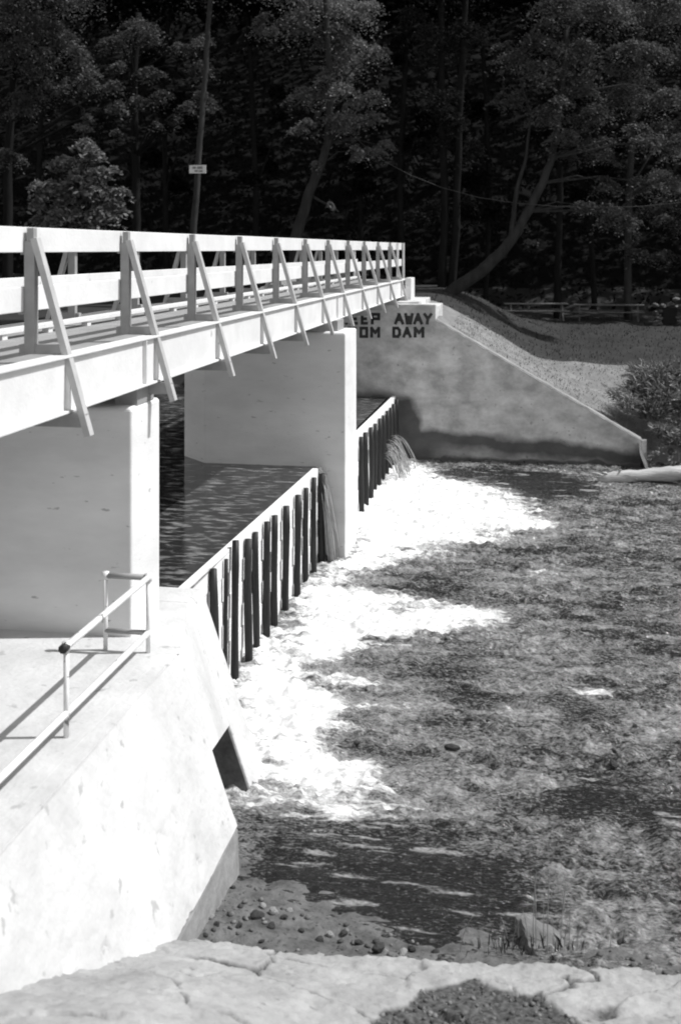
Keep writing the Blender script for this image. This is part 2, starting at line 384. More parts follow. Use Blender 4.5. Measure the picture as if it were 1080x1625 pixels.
# shore beyond the wing wall's end
grid_mesh('shore', np.linspace(2.6, 60, 140), np.linspace(30.4, 32.0, 24), lambda x, y: far_z(x, np.maximum(y, 31.0)) - 0.25 * sstep(31.4, 30.4, y) + (fbm(x * 3, y * 3, 3, 66) - 0.5) * 0.16, 'mud')
# river bed and a wide base sheet under everything
o = MB().box(-400, 400, -300, 31.5, -3.0, -2.2).build('ground', 'bed'); o['kind'] = 'structure'

# ---- near bank: cracked rock ledge that rises to the photographer
LS = 0.02
sx = np.arange(-3.35, 5.2, LS); sy = np.arange(3.0, 9.7, LS)
SX, SY = np.meshgrid(sx, sy)
depth = -SX * SA + SY * CA
edge = np.interp(SX, [-3.4, -2.6, -2.2, -1.4, -0.3, 0.3, 1.2, 7], [8.60, 8.70, 8.82, 8.95, 9.12, 9.28, 9.38, 9.5]) + (fbm(SX * 2.4, SX * 0 + 3.3, 5, 70, .65) - 0.5) * 0.4
slope = 0.28 + 0.17 * (1 - sstep(-2.6, -0.6, SX))
NS = 70; site = np.stack([NR.uniform(-3.5, 7, NS), NR.uniform(3, 9.6, NS)], 1)
wx = SX + (fbm(SX * 2, SY * 2, 4, 71) - 0.5) * 0.55; wy = SY + (fbm(SX * 2, SY * 2, 4, 72) - 0.5) * 0.55
D = np.sort(np.stack([np.hypot((wx - a) * 0.8, wy - b) for a, b in site], 0), axis=0)
crack = (1 - sstep(0.010, 0.034, D[1] - D[0])) * sstep(0.36, 0.50, fbm(SX * 1.1, SY * 1.1, 2, 73))
idx = np.argmin(np.stack([np.hypot((wx - a) * 0.8, wy - b) for a, b in site], 0), axis=0)
lift = NR.uniform(-0.03, 0.03, NS)[idx]
HOLE = [(615, 1600), (660, 1578), (720, 1562), (748, 1554), (790, 1572), (850, 1566), (862, 1580), (905, 1612), (940, 1660), (700, 1680), (560, 1660)]
def ledge_pt(u, v):
    best = None
    for d in np.arange(5.0, 10.5, 0.02):
        p = W(u, v, d); s = 0.28 + 0.17 * (1 - float(sstep(-2.6, -0.6, np.array(p.x))))
        e = abs(p.z - (0.24 + s * (9.0 - p.y)))
        if best is None or e < best[0]: best = (e, p)
    return best[1]
HOLEW = [(p.x, p.y) for p in (ledge_pt(u, v) for u, v in HOLE)]
hsd = poly_sd(SX + (fbm(SX * 5, SY * 5, 3, 76) - 0.5) * 0.14, SY + (fbm(SX * 5, SY * 5, 3, 77) - 0.5) * 0.14, HOLEW)
hole = sstep(-0.01, 0.02, hsd)
SZ = 0.24 + slope * (9.0 - SY) + (fbm(SX * 0.9, SY * 1.4, 3, 74) - 0.5) * 0.05 + (fbm(SX * 6, SY * 6, 5, 75, .6) - 0.5) * 0.045 + 0.5 * lift - 0.04 * crack + (fbm(SX * 20, SY * 20, 3, 79) - 0.5) * 0.03
SZ = SZ - hole * (0.02 - 0.03 * (fbm(SX * 14, SY * 14, 3, 78) - 0.5))
out = sstep(0.0, 0.05, SY - edge)
SZ = SZ * (1 - out) + (-0.25) * out
def ledge_material():
    m = mat('ledge_rock', 0.22, 0.37, rough=0.9, scale=2.4, bump=0.7, bscale=22, detail=9, spots=(6, 0.68, 0.2))
    nt = m.node_tree; N = nt.nodes; L = nt.links; p = N['Principled BSDF']
    src = p.inputs['Base Color'].links[0].from_socket
    at = N.new('ShaderNodeAttribute'); at.attribute_name = 'gravel'
    mx = N.new('ShaderNodeMix'); mx.data_type = 'RGBA'; L.new(at.outputs['Fac'], mx.inputs[0]); L.new(src, mx.inputs[6])
    nz = N.new('ShaderNodeTexNoise'); nz.inputs['Scale'].default_value = 26; nz.inputs['Detail'].default_value = 4
    tc = N.new('ShaderNodeTexCoord'); L.new(tc.outputs['Object'], nz.inputs['Vector'])
    cr = N.new('ShaderNodeValToRGB'); cr.color_ramp.elements[0].position = 0.35; cr.color_ramp.elements[1].position = 0.75
    cr.color_ramp.elements[0].color = (0.03, 0.03, 0.03, 1); cr.color_ramp.elements[1].color = (0.13, 0.13, 0.13, 1)
    L.new(nz.outputs[0], cr.inputs[0]); L.new(cr.outputs[0], mx.inputs[7]); L.new(mx.outputs[2], p.inputs['Base Color'])
ledge_material()
grid_mesh('rock_ledge', sx, sy, SZ, 'ledge_rock', attrs={'gravel': np.maximum(hole, crack).ravel()})
# gravel shore between ledge and water
gx = np.arange(-3.3, 7.0, 0.04); gy = np.arange(8.3, 11.0, 0.04)
def shore_z(x, y):
    sh = np.interp(x, [-3.3, -2.8, -2.5, -1.8, -1.2, -0.4, 0.2, 0.6, 7], [10.55, 10.35, 10.05, 9.78, 9.62, 9.50, 9.40, 9.60, 9.70])
    return np.clip(0.02 + 0.12 * (sh - y), -0.4, 0.16) + (fbm(x * 3.5, y * 3.5, 4, 80) - 0.5) * 0.10
grid_mesh('gravel_shore', gx, gy, shore_z, 'mud')
# the bank behind and beside the photographer
nx_ = np.concatenate([np.linspace(-120, -8, 30), np.linspace(-7.6, 40, 60)])
grid_mesh('near_bank', nx_, np.concatenate([np.linspace(-80, 0, 20), np.linspace(0.3, 3.1, 8)]),
          lambda x, y: np.clip(0.20 + (0.28 + 0.17 * (1 - sstep(-2.6, -0.6, x))) * (9.0 - y), -1, 4.1) - 0.02, 'dry_grass')

# ================================================================== NEAR ABUTMENT
ab = empty('abutment', (-4.5, 9.0, 0), 'pale concrete river abutment with battered face and flat railed platform', 'abutment')
def face_x(z): return -3.365 + 0.363 * (EYE - 3.94 - z)
zt = Z_PLAT; zb = 0.44
def batter(z0, z1, y0, y1, xin): return MB().prism([(xin, z0), (face_x(z0), z0), (face_x(z1), z1), (xin, z1)], 'y', y0, y1)
zn = EYE - 4.77
def rough_face(y0, y1, z0, z1, name, thick_x):
    """battered face as a fine grid with honeycombing and chips, closed by a back box"""
    yy = np.arange(y0, y1 + 0.001, 0.035); zz = np.arange(z0, z1 + 0.001, 0.035); yy[-1] = y1; zz[-1] = z1
    YY, ZZ = np.meshgrid(yy, zz)
    low = 1 - sstep(z0 + 0.2, z0 + 1.1, ZZ)
    pit = sstep(0.61, 0.70, fbm(YY * 6.5, ZZ * 6.5, 3, 90)) * sstep(.42, .6, fbm(YY * 1.2, ZZ * 1.2, 2, 92)) * (0.12 + 0.88 * low)
    XX = -3.365 + 0.363 * (EYE - 3.94 - ZZ) + (fbm(YY * 1.4, ZZ * 1.4, 4, 91) - 0.5) * 0.03 - 0.05 * pit
    V = np.stack([XX.ravel(), YY.ravel(), ZZ.ravel()], 1); n, k = len(yy), len(zz); i = np.arange(n * k).reshape(k, n)
    F = np.stack([i[:-1, :-1], i[:-1, 1:], i[1:, 1:], i[1:, :-1]], -1).reshape(-1, 4)
    return np_mesh(name, V, F, 'abutment_concrete', ab, smooth=True)
# core blocks set 20 mm behind the cast face
def core(z0, z1, y0, y1):
    return MB().prism([(-9.0, z0), (face_x(zb) - 0.06, z0), (face_x(zb) - 0.06, zb - 0.02), (face_x(zb) - 0.02, zb), (face_x(z1) - 0.02, z1), (-9.0, z1)], 'y', y0, y1)
core(-0.6, zt - 0.004, 3.2, 10.40).build('core', 'abutment_concrete', ab)
def inset_x(z): return -3.32 + 0.35 * (0.72 - z)
YE = 11.93
up = MB()                                       # upper body between the cast face and the end wall, its soffit open to the river
for (y, fx, z0) in ((10.402, face_x, zn), (YE - 0.002, inset_x, 0.72)):
    up.v += [(-9.0, y, z0), (fx(z0), y, z0), (fx(zt - 0.004), y, zt - 0.004), (-9.0, y, zt - 0.004)]
up.f += [(0, 1, 2, 3), (7, 6, 5, 4), (0, 4, 5, 1), (1, 5, 6, 2), (2, 6, 7, 3), (3, 7, 4, 0)]
up.build('upper_core', 'abutment_concrete', ab)
rough_face(3.2, 10.40, zb, zt - 0.004, 'river_face', 0)
# toe of the wall below the cast face, in darker grey
MB().prism([(-4.0, -0.6), (face_x(zb) + 0.05, -0.6), (face_x(zb) + 0.012, zb - 0.01), (-4.0, zb - 0.01)], 'y', 3.3, 10.36).build('toe', 'grey_concrete', ab)
MB().box(-9.0, -3.55, 3.2, 10.40, zt - 0.004, zt).build('platform', 'abutment_concrete', ab)
# end wall towards the river, its top falling with the batter
MB().prism([(-9.0, -0.8), (inset_x(-0.8), -0.8), (inset_x(zt), zt), (-9.0, zt)], 'y', YE + 0.004, 12.45).build('end_wall', 'abutment_concrete', ab, bevel=0.02)
MB().prism([(-5.0, -0.8), (inset_x(-0.8) - 0.03, -0.8), (inset_x(1.1) - 0.03, 1.1), (-5.0, 1.1)], 'y', YE - 0.006, YE + 0.003).build('shade_cheek', 'stone_mid', ab)  # thin dark plate: the end wall's unlit side put into its colour

# ================================================================== PIERS
def rounded(poly, r, n=4):
    out = []
    m = len(poly)
    for i in range(m):
        p = Vector(poly[i]); a = (Vector(poly[i - 1]) - p).normalized(); b = (Vector(poly[(i + 1) % m]) - p).normalized()
        for k in range(n + 1):
            t = k / n; q = p + a * r * (1 - t) ** 2 + b * r * t ** 2
            out.append((q.x, q.y))
    return out
def pier(name, poly, z0, z1, label, r=0.035):
    """plan polygon raised to z1 with an eased top arris"""
    P = rounded(poly, r); cx = sum(p[0] for p in P) / len(P); cy = sum(p[1] for p in P) / len(P)
    rings = [(0, z0), (0, z1 - 0.04), (0.006, z1 - 0.02), (0.018, z1 - 0.006), (0.04, z1)]
    mb = MB(); n = len(P)
    for ins, z in rings:
        for x, y in P:
            dx, dy = cx - x, cy - y; l = math.hypot(dx, dy)
            sx_ = -ins if x > cx else ins; sy_ = -ins if y > cy else ins
            mb.v.append((x + sx_, y + sy_, z))
    for k in range(len(rings) - 1):
        for i in range(n):
            j = (i + 1) % n; mb.f.append((k * n + i, k * n + j, (k + 1) * n + j, (k + 1) * n + i))
    mb.f.append(tuple((len(rings) - 1) * n + i for i in range(n)))
    mb.f.append(tuple(reversed(range(n))))
    e = empty(name, (cx, cy, 0), label, 'pier')
    o = mb.build('shaft', 'pier_concrete', e, smooth=False)
    return e
ZP = EYE - 1.585
p1 = pier('bridge_pier', [(-4.0, 10.77), (-4.0, 11.62), (-7.2, 11.62), (-7.2, 10.77)], 0.5, ZP, 'broad concrete pier rising from the near platform behind the pipe railing')
p2 = pier('bridge_pier', [(-3.64, 21.29), (-3.64, 22.60), (-6.42, 22.60), (-7.05, 21.95), (-6.42, 21.29)], -1.0, ZP - 0.01, 'concrete pier standing in midstream between the two weir bays')
MB().box(-4.25, -3.95 - 0.06, 10.95, 11.45, ZP - 0.002, EYE - 1.39).build('bearing', 'grey_steel_paint', p1)
MB().box(-4.25, -3.85, 21.6, 22.3, ZP - 0.012, EYE - 1.39).build('bearing', 'grey_steel_paint', p2)
MB().box(-6.25, -5.85, 10.95, 11.45, ZP - 0.002, EYE - 1.39).build('bearing', 'grey_steel_paint', p1)
MB().box(-6.25, -5.85, 21.6, 22.3, ZP - 0.012, EYE - 1.39).build('bearing', 'grey_steel_paint', p2)

# ================================================================== FAR ABUTMENT WALL
def wall_material():
    m = mat('wall_concrete', 0.34, 0.68, rough=0.9, scale=1.7, bump=0.4, bscale=20, stretch=(1, 1, 1.4), detail=12, contrast=(0.34, 0.68), spots=(7, 0.66, 0.34))
    nt = m.node_tree; N = nt.nodes; L = nt.links; p = N['Principled BSDF']; src = p.inputs['Base Color'].links[0].from_socket
    g = N.new('ShaderNodeNewGeometry'); sp = N.new('ShaderNodeSeparateXYZ'); L.new(g.outputs['Position'], sp.inputs[0])
    nz = N.new('ShaderNodeTexNoise'); nz.inputs['Scale'].default_value = 1.2; nz.inputs['Detail'].default_value = 7; L.new(g.outputs['Position'], nz.inputs['Vector'])
    def M(op, a, b, c=False):
        q = N.new('ShaderNodeMath'); q.operation = op; q.use_clamp = c
        for i, s in enumerate((a, b)):
            if isinstance(s, (int, float)): q.inputs[i].default_value = s
            else: L.new(s, q.inputs[i])
        return q.outputs[0]
    n_ = M('MULTIPLY', M('SUBTRACT', nz.outputs[0], 0.5), 0.55)
    z_ = M('ADD', sp.outputs[2], n_); x_ = M('ADD', sp.outputs[0], n_)
    # algae line left by floods (falls away from the weir) and the splashed patch beside the weir
    top = M('SUBTRACT', 0.98, M('MULTIPLY', M('ADD', sp.outputs[0], 3.5), 0.07))
    band = M('MULTIPLY', M('SUBTRACT', top, z_), 5.0, True)
    clean = M('MULTIPLY', M('SUBTRACT', M('SUBTRACT', top, 0.42), z_), 4.0, True)      # paler strip rubbed clean just above the water
    base = M('MULTIPLY', M('SUBTRACT', 0.20, z_), 8.0, True)
    clean = M('MULTIPLY', clean, M('MULTIPLY', M('ADD', sp.outputs[0], 3.1), 0.8, True))
    band = M('MAXIMUM', M('SUBTRACT', band, M('MULTIPLY', clean, 0.72)), base)
    spl = M('MULTIPLY', M('SUBTRACT', M('ADD', -3.42, M('MULTIPLY', M('SUBTRACT', 1.9, sp.outputs[2]), 0.28)), x_), 5.0, True)
    spl = M('MULTIPLY', spl, M('MULTIPLY', M('SUBTRACT', 1.95, z_), 4.0, True))
    fac = M('MULTIPLY', M('MAXIMUM', band, spl, True), 0.88)
    mx = N.new('ShaderNodeMix'); mx.data_type = 'RGBA'; L.new(fac, mx.inputs[0]); L.new(src, mx.inputs[6]); mx.inputs[7].default_value = (0.05, 0.05, 0.05, 1)
    L.new(mx.outputs[2], p.inputs['Base Color'])
wall_material()
fw = empty('wing_wall', (-1.5, Y_WALL + 0.2, 0), 'weathered concrete wing wall with sloping top and painted warning at the far bank', 'wall')
w = MB().prism([(-9.5, -1.2), (2.70, -1.2), (2.70, 0.72), (-2.85, 3.92), (-2.85, 4.35), (-9.5, 4.35)], 'y', Y_WALL, Y_WALL + 0.36)
w.build('wall_face', 'wall_concrete', fw, bevel=0.025)
# chamfered nose of the wall
MB().prism([(2.702, Y_WALL + 0.01), (2.86, Y_WALL + 0.17), (2.86, Y_WALL + 0.36), (2.702, Y_WALL + 0.36)], 'z', -1.2, 0.70).build('wall_end', 'grey_concrete', fw)
# coping laid along the slope, lit from above
ang = math.atan2(3.92 - 0.72, 5.55)
cop = MB(); nseg = 34                          # weathered arris, chipped and partly overgrown
for i in range(nseg + 1):
    t = i / nseg; x = -2.85 + 5.57 * t; zz = 3.925 + (0.713 - 3.925) * t
    j = lambda a: rnd.uniform(-a, a) * .4
    cop.v += [(x, Y_WALL - 0.012 + j(.012), zz - 0.03 + j(.012)), (x, Y_WALL + 0.02 + j(.02), zz + 0.022 + j(.014)), (x, Y_WALL + 0.37 + j(.03), zz + 0.03 + j(.03)), (x, Y_WALL + 0.40, zz - 0.05)]
for i in range(nseg):
    for q in range(4):
        q2 = (q + 1) % 4; cop.f.append((4 * i + q, 4 * i + q2, 4 * i + 4 + q2, 4 * i + 4 + q))
cop.f += [(0, 1, 2, 3), tuple(4 * nseg + q for q in (3, 2, 1, 0))]
cop.build('coping', 'grey_concrete', fw)
MB().box(-3.4, -2.88, Y_WALL + 0.363, Y_WALL + 2.6, 3.2, 4.27).build('wall_return', 'wall_concrete', fw, bevel=0.02)
MB().box(-4.6, -3.35, Y_WALL + 0.363, Y_WALL + 3.6, 3.2, 4.40).build('bridge_seat', 'wall_concrete', fw, bevel=0.02)
# painted letters, brushed by hand: strokes as thin plates 3 mm proud
GL = {'K': [((0, 0), (0, 1)), ((0, .45), (1, 1)), ((.3, .6), (1, 0))], 'E': [((0, 0), (0, 1)), ((0, 1), (1, 1)), ((0, .5), (.8, .5)), ((0, 0), (1, 0))],
      'P': [((0, 0), (0, 1)), ((0, 1), (1, 1)), ((1, 1), (1, .5)), ((1, .5), (0, .5))], 'A': [((0, 0), (.5, 1)), ((.5, 1), (1, 0)), ((.2, .38), (.8, .38))],
      'W': [((0, 1), (.25, 0)), ((.25, 0), (.5, .7)), ((.5, .7), (.75, 0)), ((.75, 0), (1, 1))], 'Y': [((0, 1), (.5, .5)), ((1, 1), (.5, .5)), ((.5, .5), (.4, 0))],
      'F': [((0, 0), (0, 1)), ((0, 1), (1, 1)), ((0, .5), (.8, .5))], 'R': [((0, 0), (0, 1)), ((0, 1), (1, 1)), ((1, 1), (1, .5)), ((1, .5), (0, .5)), ((.4, .5), (1, 0))],
      'O': [((0, 0), (0, 1)), ((0, 1), (1, 1)), ((1, 1), (1, 0)), ((1, 0), (0, 0))], 'D': [((0, 0), (0, 1)), ((0, 1), (.7, 1)), ((.7, 1), (1, .75)), ((1, .75), (1, .25)), ((1, .25), (.7, 0)), ((.7, 0), (0, 0))],
      'M': [((0, 0), (0, 1)), ((0, 1), (.5, .45)), ((.5, .45), (1, 1)), ((1, 1), (1, 0))]}
def letter(ch, u0, u1, v0, v1):
    x0, x1 = XatY(u0, Y_WALL), XatY(u1, Y_WALL); d = -x0 * SA + Y_WALL * CA
    z1 = EYE - (v0 - 394.5) * d / 1800; z0 = EYE - (v1 - 394.5) * d / 1800
    mb = MB(); hw = 0.042
    x0 += hw; x1 -= hw; z0 += hw; z1 -= hw
    for i, (a, b) in enumerate(GL[ch]):
        A = Vector((x0 + (x1 - x0) * a[0], z0 + (z1 - z0) * a[1])); B = Vector((x0 + (x1 - x0) * b[0], z0 + (z1 - z0) * b[1]))
        t = (B - A).normalized(); n = Vector((-t.y, t.x)) * hw; A -= t * hw * .8; B += t * hw * .8
        y = Y_WALL - 0.002 - 0.0012 * (i + 1)
        b0 = len(mb.v); mb.v += [(p.x, y, p.y) for p in (A + n, B + n, B - n, A - n)] + [(p.x, Y_WALL - 0.0005, p.y) for p in (A + n, B + n, B - n, A - n)]
        mb.f += [tuple(b0 + k for k in q) for q in ((0, 1, 2, 3), (0, 4, 5, 1), (1, 5, 6, 2), (2, 6, 7, 3), (3, 7, 4, 0))]
    mb.build('letter', 'letter_paint', fw)
for ch, a, b in (('K', 538, 552), ('E', 555, 568), ('E', 572, 584), ('P', 588, 603), ('A', 625, 641), ('W', 641, 656), ('A', 655, 671), ('Y', 671, 686)):
    letter(ch, a, b, 496, 515)
for ch, a, b in (('F', 534, 547), ('R', 551, 565), ('O', 570, 584), ('M', 587, 603), ('D', 622, 636), ('A', 638, 653), ('M', 656, 673)):
    letter(ch, a, b, 518, 536)

# ================================================================== FOOTBRIDGE
br = empty('footbridge', (-5.06, 20.0, EYE - 1.39), 'long white steel girder footbridge with braced board railings crossing the dam', 'bridge')
YB0, YB1 = 2.0, 34.1
zg1, zg0 = EYE - 0.90, EYE - 1.39
POSTS = [6.8, 9.08, 11.33, 13.62, 15.9, 18.2, 20.55, 22.85, 25.3, 27.7, 30.15, 32.6]
def girder(xo, s):
    """plate girder whose outer flange edge is at xo; s = +1 faces downstream"""
    w = MB().box(*sorted((xo - s * 0.045, xo - s * 0.065)), YB0, YB1, zg0 + 0.022, zg1 - 0.022).build('girder_web', 'white_paint', br)
    MB().box(*sorted((xo, xo - s * 0.17)), YB0 + 0.002, YB1 - 0.002, zg1 - 0.022, zg1).build('flange', 'white_paint', w, bevel=0.004)
    MB().box(*sorted((xo, xo - s * 0.17)), YB0 + 0.002, YB1 - 0.002, zg0, zg0 + 0.022).build('flange', 'white_paint', w, bevel=0.004)
    for y in POSTS + [10.98, 22.05]:
        # stiffener plate with clipped corners
        a, b = sorted((xo - s * 0.046, xo - s * 0.004))
        MB().box(a, b, y - 0.03, y - 0.012, zg0 + 0.024, zg1 - 0.024).build('stiffener', 'white_paint', w)
girder(-3.905, 1); girder(-6.215, -1)
# deck slab and far kerb
MB().box(-6.12, -4.02, YB0 + 0.01, YB1 + 1.9, EYE - 1.09, EYE - 0.975).build('deck', 'deck_concrete', br)
k = MB().box(-5.72, -5.60, YB0, YB1 + 1.5, EYE - 0.915, EYE - 0.86).build('kerb', 'white_paint', br, bevel=0.006)
y = 3.2
while y < YB1:
    MB().box(-5.70, -5.62, y, y + 0.12, EYE - 0.975, EYE - 0.915).build('kerb_block', 'white_paint', k); y += 1.15
def obar(mb, A, B, w_y, w_p):
    """rectangular bar from A to B in an XZ plane"""
    A = Vector(A); B = Vector(B); t = (B - A).normalized(); n = Vector((-t.z, 0, t.x)) * (w_p / 2); e = Vector((0, w_y / 2, 0)); b = len(mb.v)
    for P in (A, B):
        for q in (-n - e, n - e, n + e, -n + e): mb.v.append(tuple(P + q))
    mb.f += [tuple(b + i for i in q) for q in ((0, 1, 2, 3), (7, 6, 5, 4), (0, 4, 5, 1), (1, 5, 6, 2), (2, 6, 7, 3), (3, 7, 4, 0))]
    return mb
def rail_side(xp, s):
    """posts with outrigger braces; s = +1 downstream side"""
    def bx_(x0, x1, *r): return MB().box(*sorted((xp + s * x0, xp + s * x1)), *r)
    for i, y in enumerate(POSTS):
        bx_(-0.05, 0.045, y - 0.04, y + 0.04, EYE - 0.895, EYE + 0.065).build('post', 'grey_steel_paint', br, bevel=0.004)
        bx_(-0.028, 0.035, y - 0.034, y + 0.034, EYE + 0.065, EYE + 0.18).build('post_head', 'grey_steel_paint', br, bevel=0.004)
        obar(MB(), (xp + s * 0.035, y + 0.0, EYE + 0.09), (xp + s * 0.52, y + 0.0, EYE - 1.585), 0.085, 0.06).build('brace', 'brace_paint', br, bevel=0.004)
        bx_(-0.10, 0.28, y - 0.032, y + 0.05, EYE - 0.897, EYE - 0.815).build('outrigger', 'grey_steel_paint', br, bevel=0.004)
        bx_(-0.35, 0.50, y - 0.036, y + 0.045, EYE - 1.51 - 0.0, EYE - 1.393).build('outrigger', 'grey_steel_paint', br, bevel=0.004)
        if s < 0: continue
        bx_(-0.105, -0.052, y - 0.036, y + 0.06, EYE - 0.56, EYE - 0.34).build('cleat', 'grey_steel_paint', br, bevel=0.003)
        bx_(-0.085, -0.052, y - 0.036, y + 0.06, EYE - 0.05, EYE + 0.05).build('cleat', 'grey_steel_paint', br, bevel=0.003)
    for y in (34.4, 35.9):
        bx_(-0.03, 0.03, y - 0.04, y + 0.04, EYE - 0.97, EYE + 0.185).build('post', 'white_paint', br, bevel=0.004)
    # boards in lengths that meet behind posts
    joints = [YB0, 6.8, 11.33, 15.9, 20.55, 25.3, 30.15, 35.95]
    for z0, z1 in ((-0.03, 0.188), (-0.54, -0.325)):
        for a, b in zip(joints[:-1], joints[1:]):
            j = rnd.uniform(-0.004, 0.004)
            bx_(-0.095, -0.055, a + 0.003, b - 0.003, EYE + z0 + j, EYE + z1 + j).build('board', 'white_paint', br, bevel=0.006)
rail_side(-4.27, 1); rail_side(-5.85, -1)
MB().box(-3.90, -3.72, 33.2, 34.12, EYE - 1.56, EYE - 0.86).build('end_block', 'white_paint', br, bevel=0.01)

# ================================================================== PIPE RAILING on the platform
pr = empty('pipe_railing', (-3.69, 9.4, Z_PLAT), 'low white pipe railing with chipped paint along the platform edge', 'railing')
RX = -3.69; ZR = Z_PLAT + 0.72; ZL = Z_PLAT + 0.19
pa, pb, pc = (RX, 8.47), (RX, 10.38), (-4.12, 10.38)
for (x, y) in (pa, pb, pc):
    o = MB().tube([(x, y, Z_PLAT - 0.05), (x, y, ZR)], 0.022, 10).build('post', 'pipe_paint', pr, smooth=True)
    MB().tube([(x, y, ZR - 0.035), (x, y, ZR + 0.035)], 0.036, 10).build('fitting', 'pipe_paint', o, smooth=True)
MB().tube([(RX, 8.47, ZR), (RX, 10.38, ZR)], 0.029, 10).build('rail', 'pipe_paint', pr, smooth=True)
MB().tube([(RX, 8.468, ZR), (RX, 8.40, ZR)], 0.037, 12).build('rail_end', 'wet_pile', pr, smooth=True)
MB().tube([(RX, 4.0, ZL), (RX, 10.38, ZL)], 0.029, 10).build('rail', 'pipe_paint', pr, smooth=True)
MB().tube([(RX, 10.38, ZR), (-4.12, 10.38, ZR)], 0.029, 10).build('rail', 'grey_steel_paint', pr, smooth=True)
MB().tube([(RX, 10.38, ZL), (-4.12, 10.38, ZL)], 0.025, 10).build('rail', 'grey_steel_paint', pr, smooth=True)

# ================================================================== WEIR: boards and timber piles
def crest_at(u):
    v = 970 - 0.91 * (u - 255) if u < 530 else 690 - 0.984 * (u - 565)
    return W(u, v, 1800 * (EYE - Z_CREST) / (v - 394.5))
weirs = []
for nm, ua, ub, ya, yb, lab in (('weir', 255, 510, 11.5, 21.29, 'timber weir of pale boards and dark piles in the near bay'),
                                ('weir', 565, 628, 22.6, 31.6, 'timber weir of pale boards and dark piles against the far wall')):
    A, B = crest_at(ua), crest_at(ub)
    def cx(y, A=A, B=B): return A.x + (B.x - A.x) * (y - A.y) / (B.y - A.y)
    wr = empty(nm, ((A.x + B.x) / 2, (A.y + B.y) / 2, 0), lab, 'weir')
    yend = yb if ua > 500 else yb - 0.36
    for k in range(6):
        z1 = Z_CREST - 0.32 * k; z0 = z1 - 0.316
        off = 0.012 * (k % 2)
        mb = MB(); b0 = 0
        for y in (ya, yend):
            x = cx(y) - off
            mb.v += [(x - 0.10, y, z0), (x, y, z0), (x, y, z1), (x - 0.10, y, z1)]
        mb.f += [(0, 1, 2, 3), (7, 6, 5, 4), (0, 4, 5, 1), (1, 5, 6, 2), (2, 6, 7, 3), (3, 7, 4, 0)]
        mb.build('weir_board', 'pale_board', wr)
    # sill below the opening beside the pier
    weirs.append((wr, cx))
PILES1 = [(289, 0.02, 0), (332, 0.02, -.02), (354, 0.06, -.02), (366, -0.10, -.12), (387, 0.05, -.10), (400, 0.06, -.03), (417, 0.05, -.02), (429, 0.06, .02), (447, 0.08, -.02),
          (466, 0.08, -.03), (480, 0.10, -.02), (493, 0.05, -.02), (505, 0.10, 0)]
PILES2 = [(569, .10, 0), (576, .1, 0), (584, .1, .01), (591, .12, 0), (598, .1, 0), (604, .12, .02), (610, .1, 0), (616, .12, 0), (621, .1, 0), (625.5, .05, 0)]
for (wr, cx), lst in zip(weirs, (PILES1, PILES2)):
    for u, dz, lean in lst:
        c = crest_at(u); r = 0.055 * rnd.uniform(0.9, 1.12) * (0.55 if u == 354 else 1)
        x = cx(c.y) + r + 0.006; zt_ = Z_CREST - dz
        pts = []; rr = []
        for k in range(9):
            t = k / 8; z = zt_ + (-0.9 - zt_) * t
            pts.append((x + abs(lean) * t * 0.4 + 0.01 * math.sin(5 * t + u), c.y + lean * 1.2 * t + 0.008 * math.sin(7 * t + 2 * u), z)); rr.append(r * (1 + 0.07 * math.sin(9 * t + u)))
        rr[0] *= 0.86
        MB().tube(pts, rr, 10, jit=0.06).build('pile', 'wet_pile', wr, smooth=True)
# water shooting through gaps in the boards
def jet(name, n, src, vel, spread, label, r=0.012, z_end=-0.05):
    mb = MB()
    for i in range(n):
        p = Vector(src) + Vector((rnd.uniform(-1, 1) * spread[0], rnd.uniform(-1, 1) * spread[1], rnd.uniform(-1, 1) * spread[2]))
        v = Vector(vel) * rnd.uniform(0.55, 1.15) + Vector((0, rnd.uniform(-.25, .25), rnd.uniform(-.3, .3)))
        pts = []; t = 0
        while p.z > z_end and t < 1.2:
            pts.append(tuple(p)); v.z -= 9.8 * 0.04; p = p + v * 0.04; t += 0.04
        if len(pts) < 3: continue
        mb.tube(pts, [r * (0.5 + 0.9 * k / len(pts)) * rnd.uniform(.6, 1.3) for k in range(len(pts))], 5, jit=0.5)
    o = mb.build(name, 'white_water', None, smooth=True); return tag(o, label, 'water', kind='stuff')
c = crest_at(510)
jet('falling_water', 120, (c.x - 0.02, 21.1, Z_POOL - 0.02), (0.58, 0, 0.1), (0.02, 0.16, 0.05), 'thin sheet of water spilling past the midstream pier', 0.0045)
c = crest_at(612)
jet('falling_water', 60, (c.x + 0.1, c.y, 0.72), (1.3, 0, 0.5), (0.02, 1.0, 0.22), 'jets of water spraying out between piles beside the far wall', 0.006)

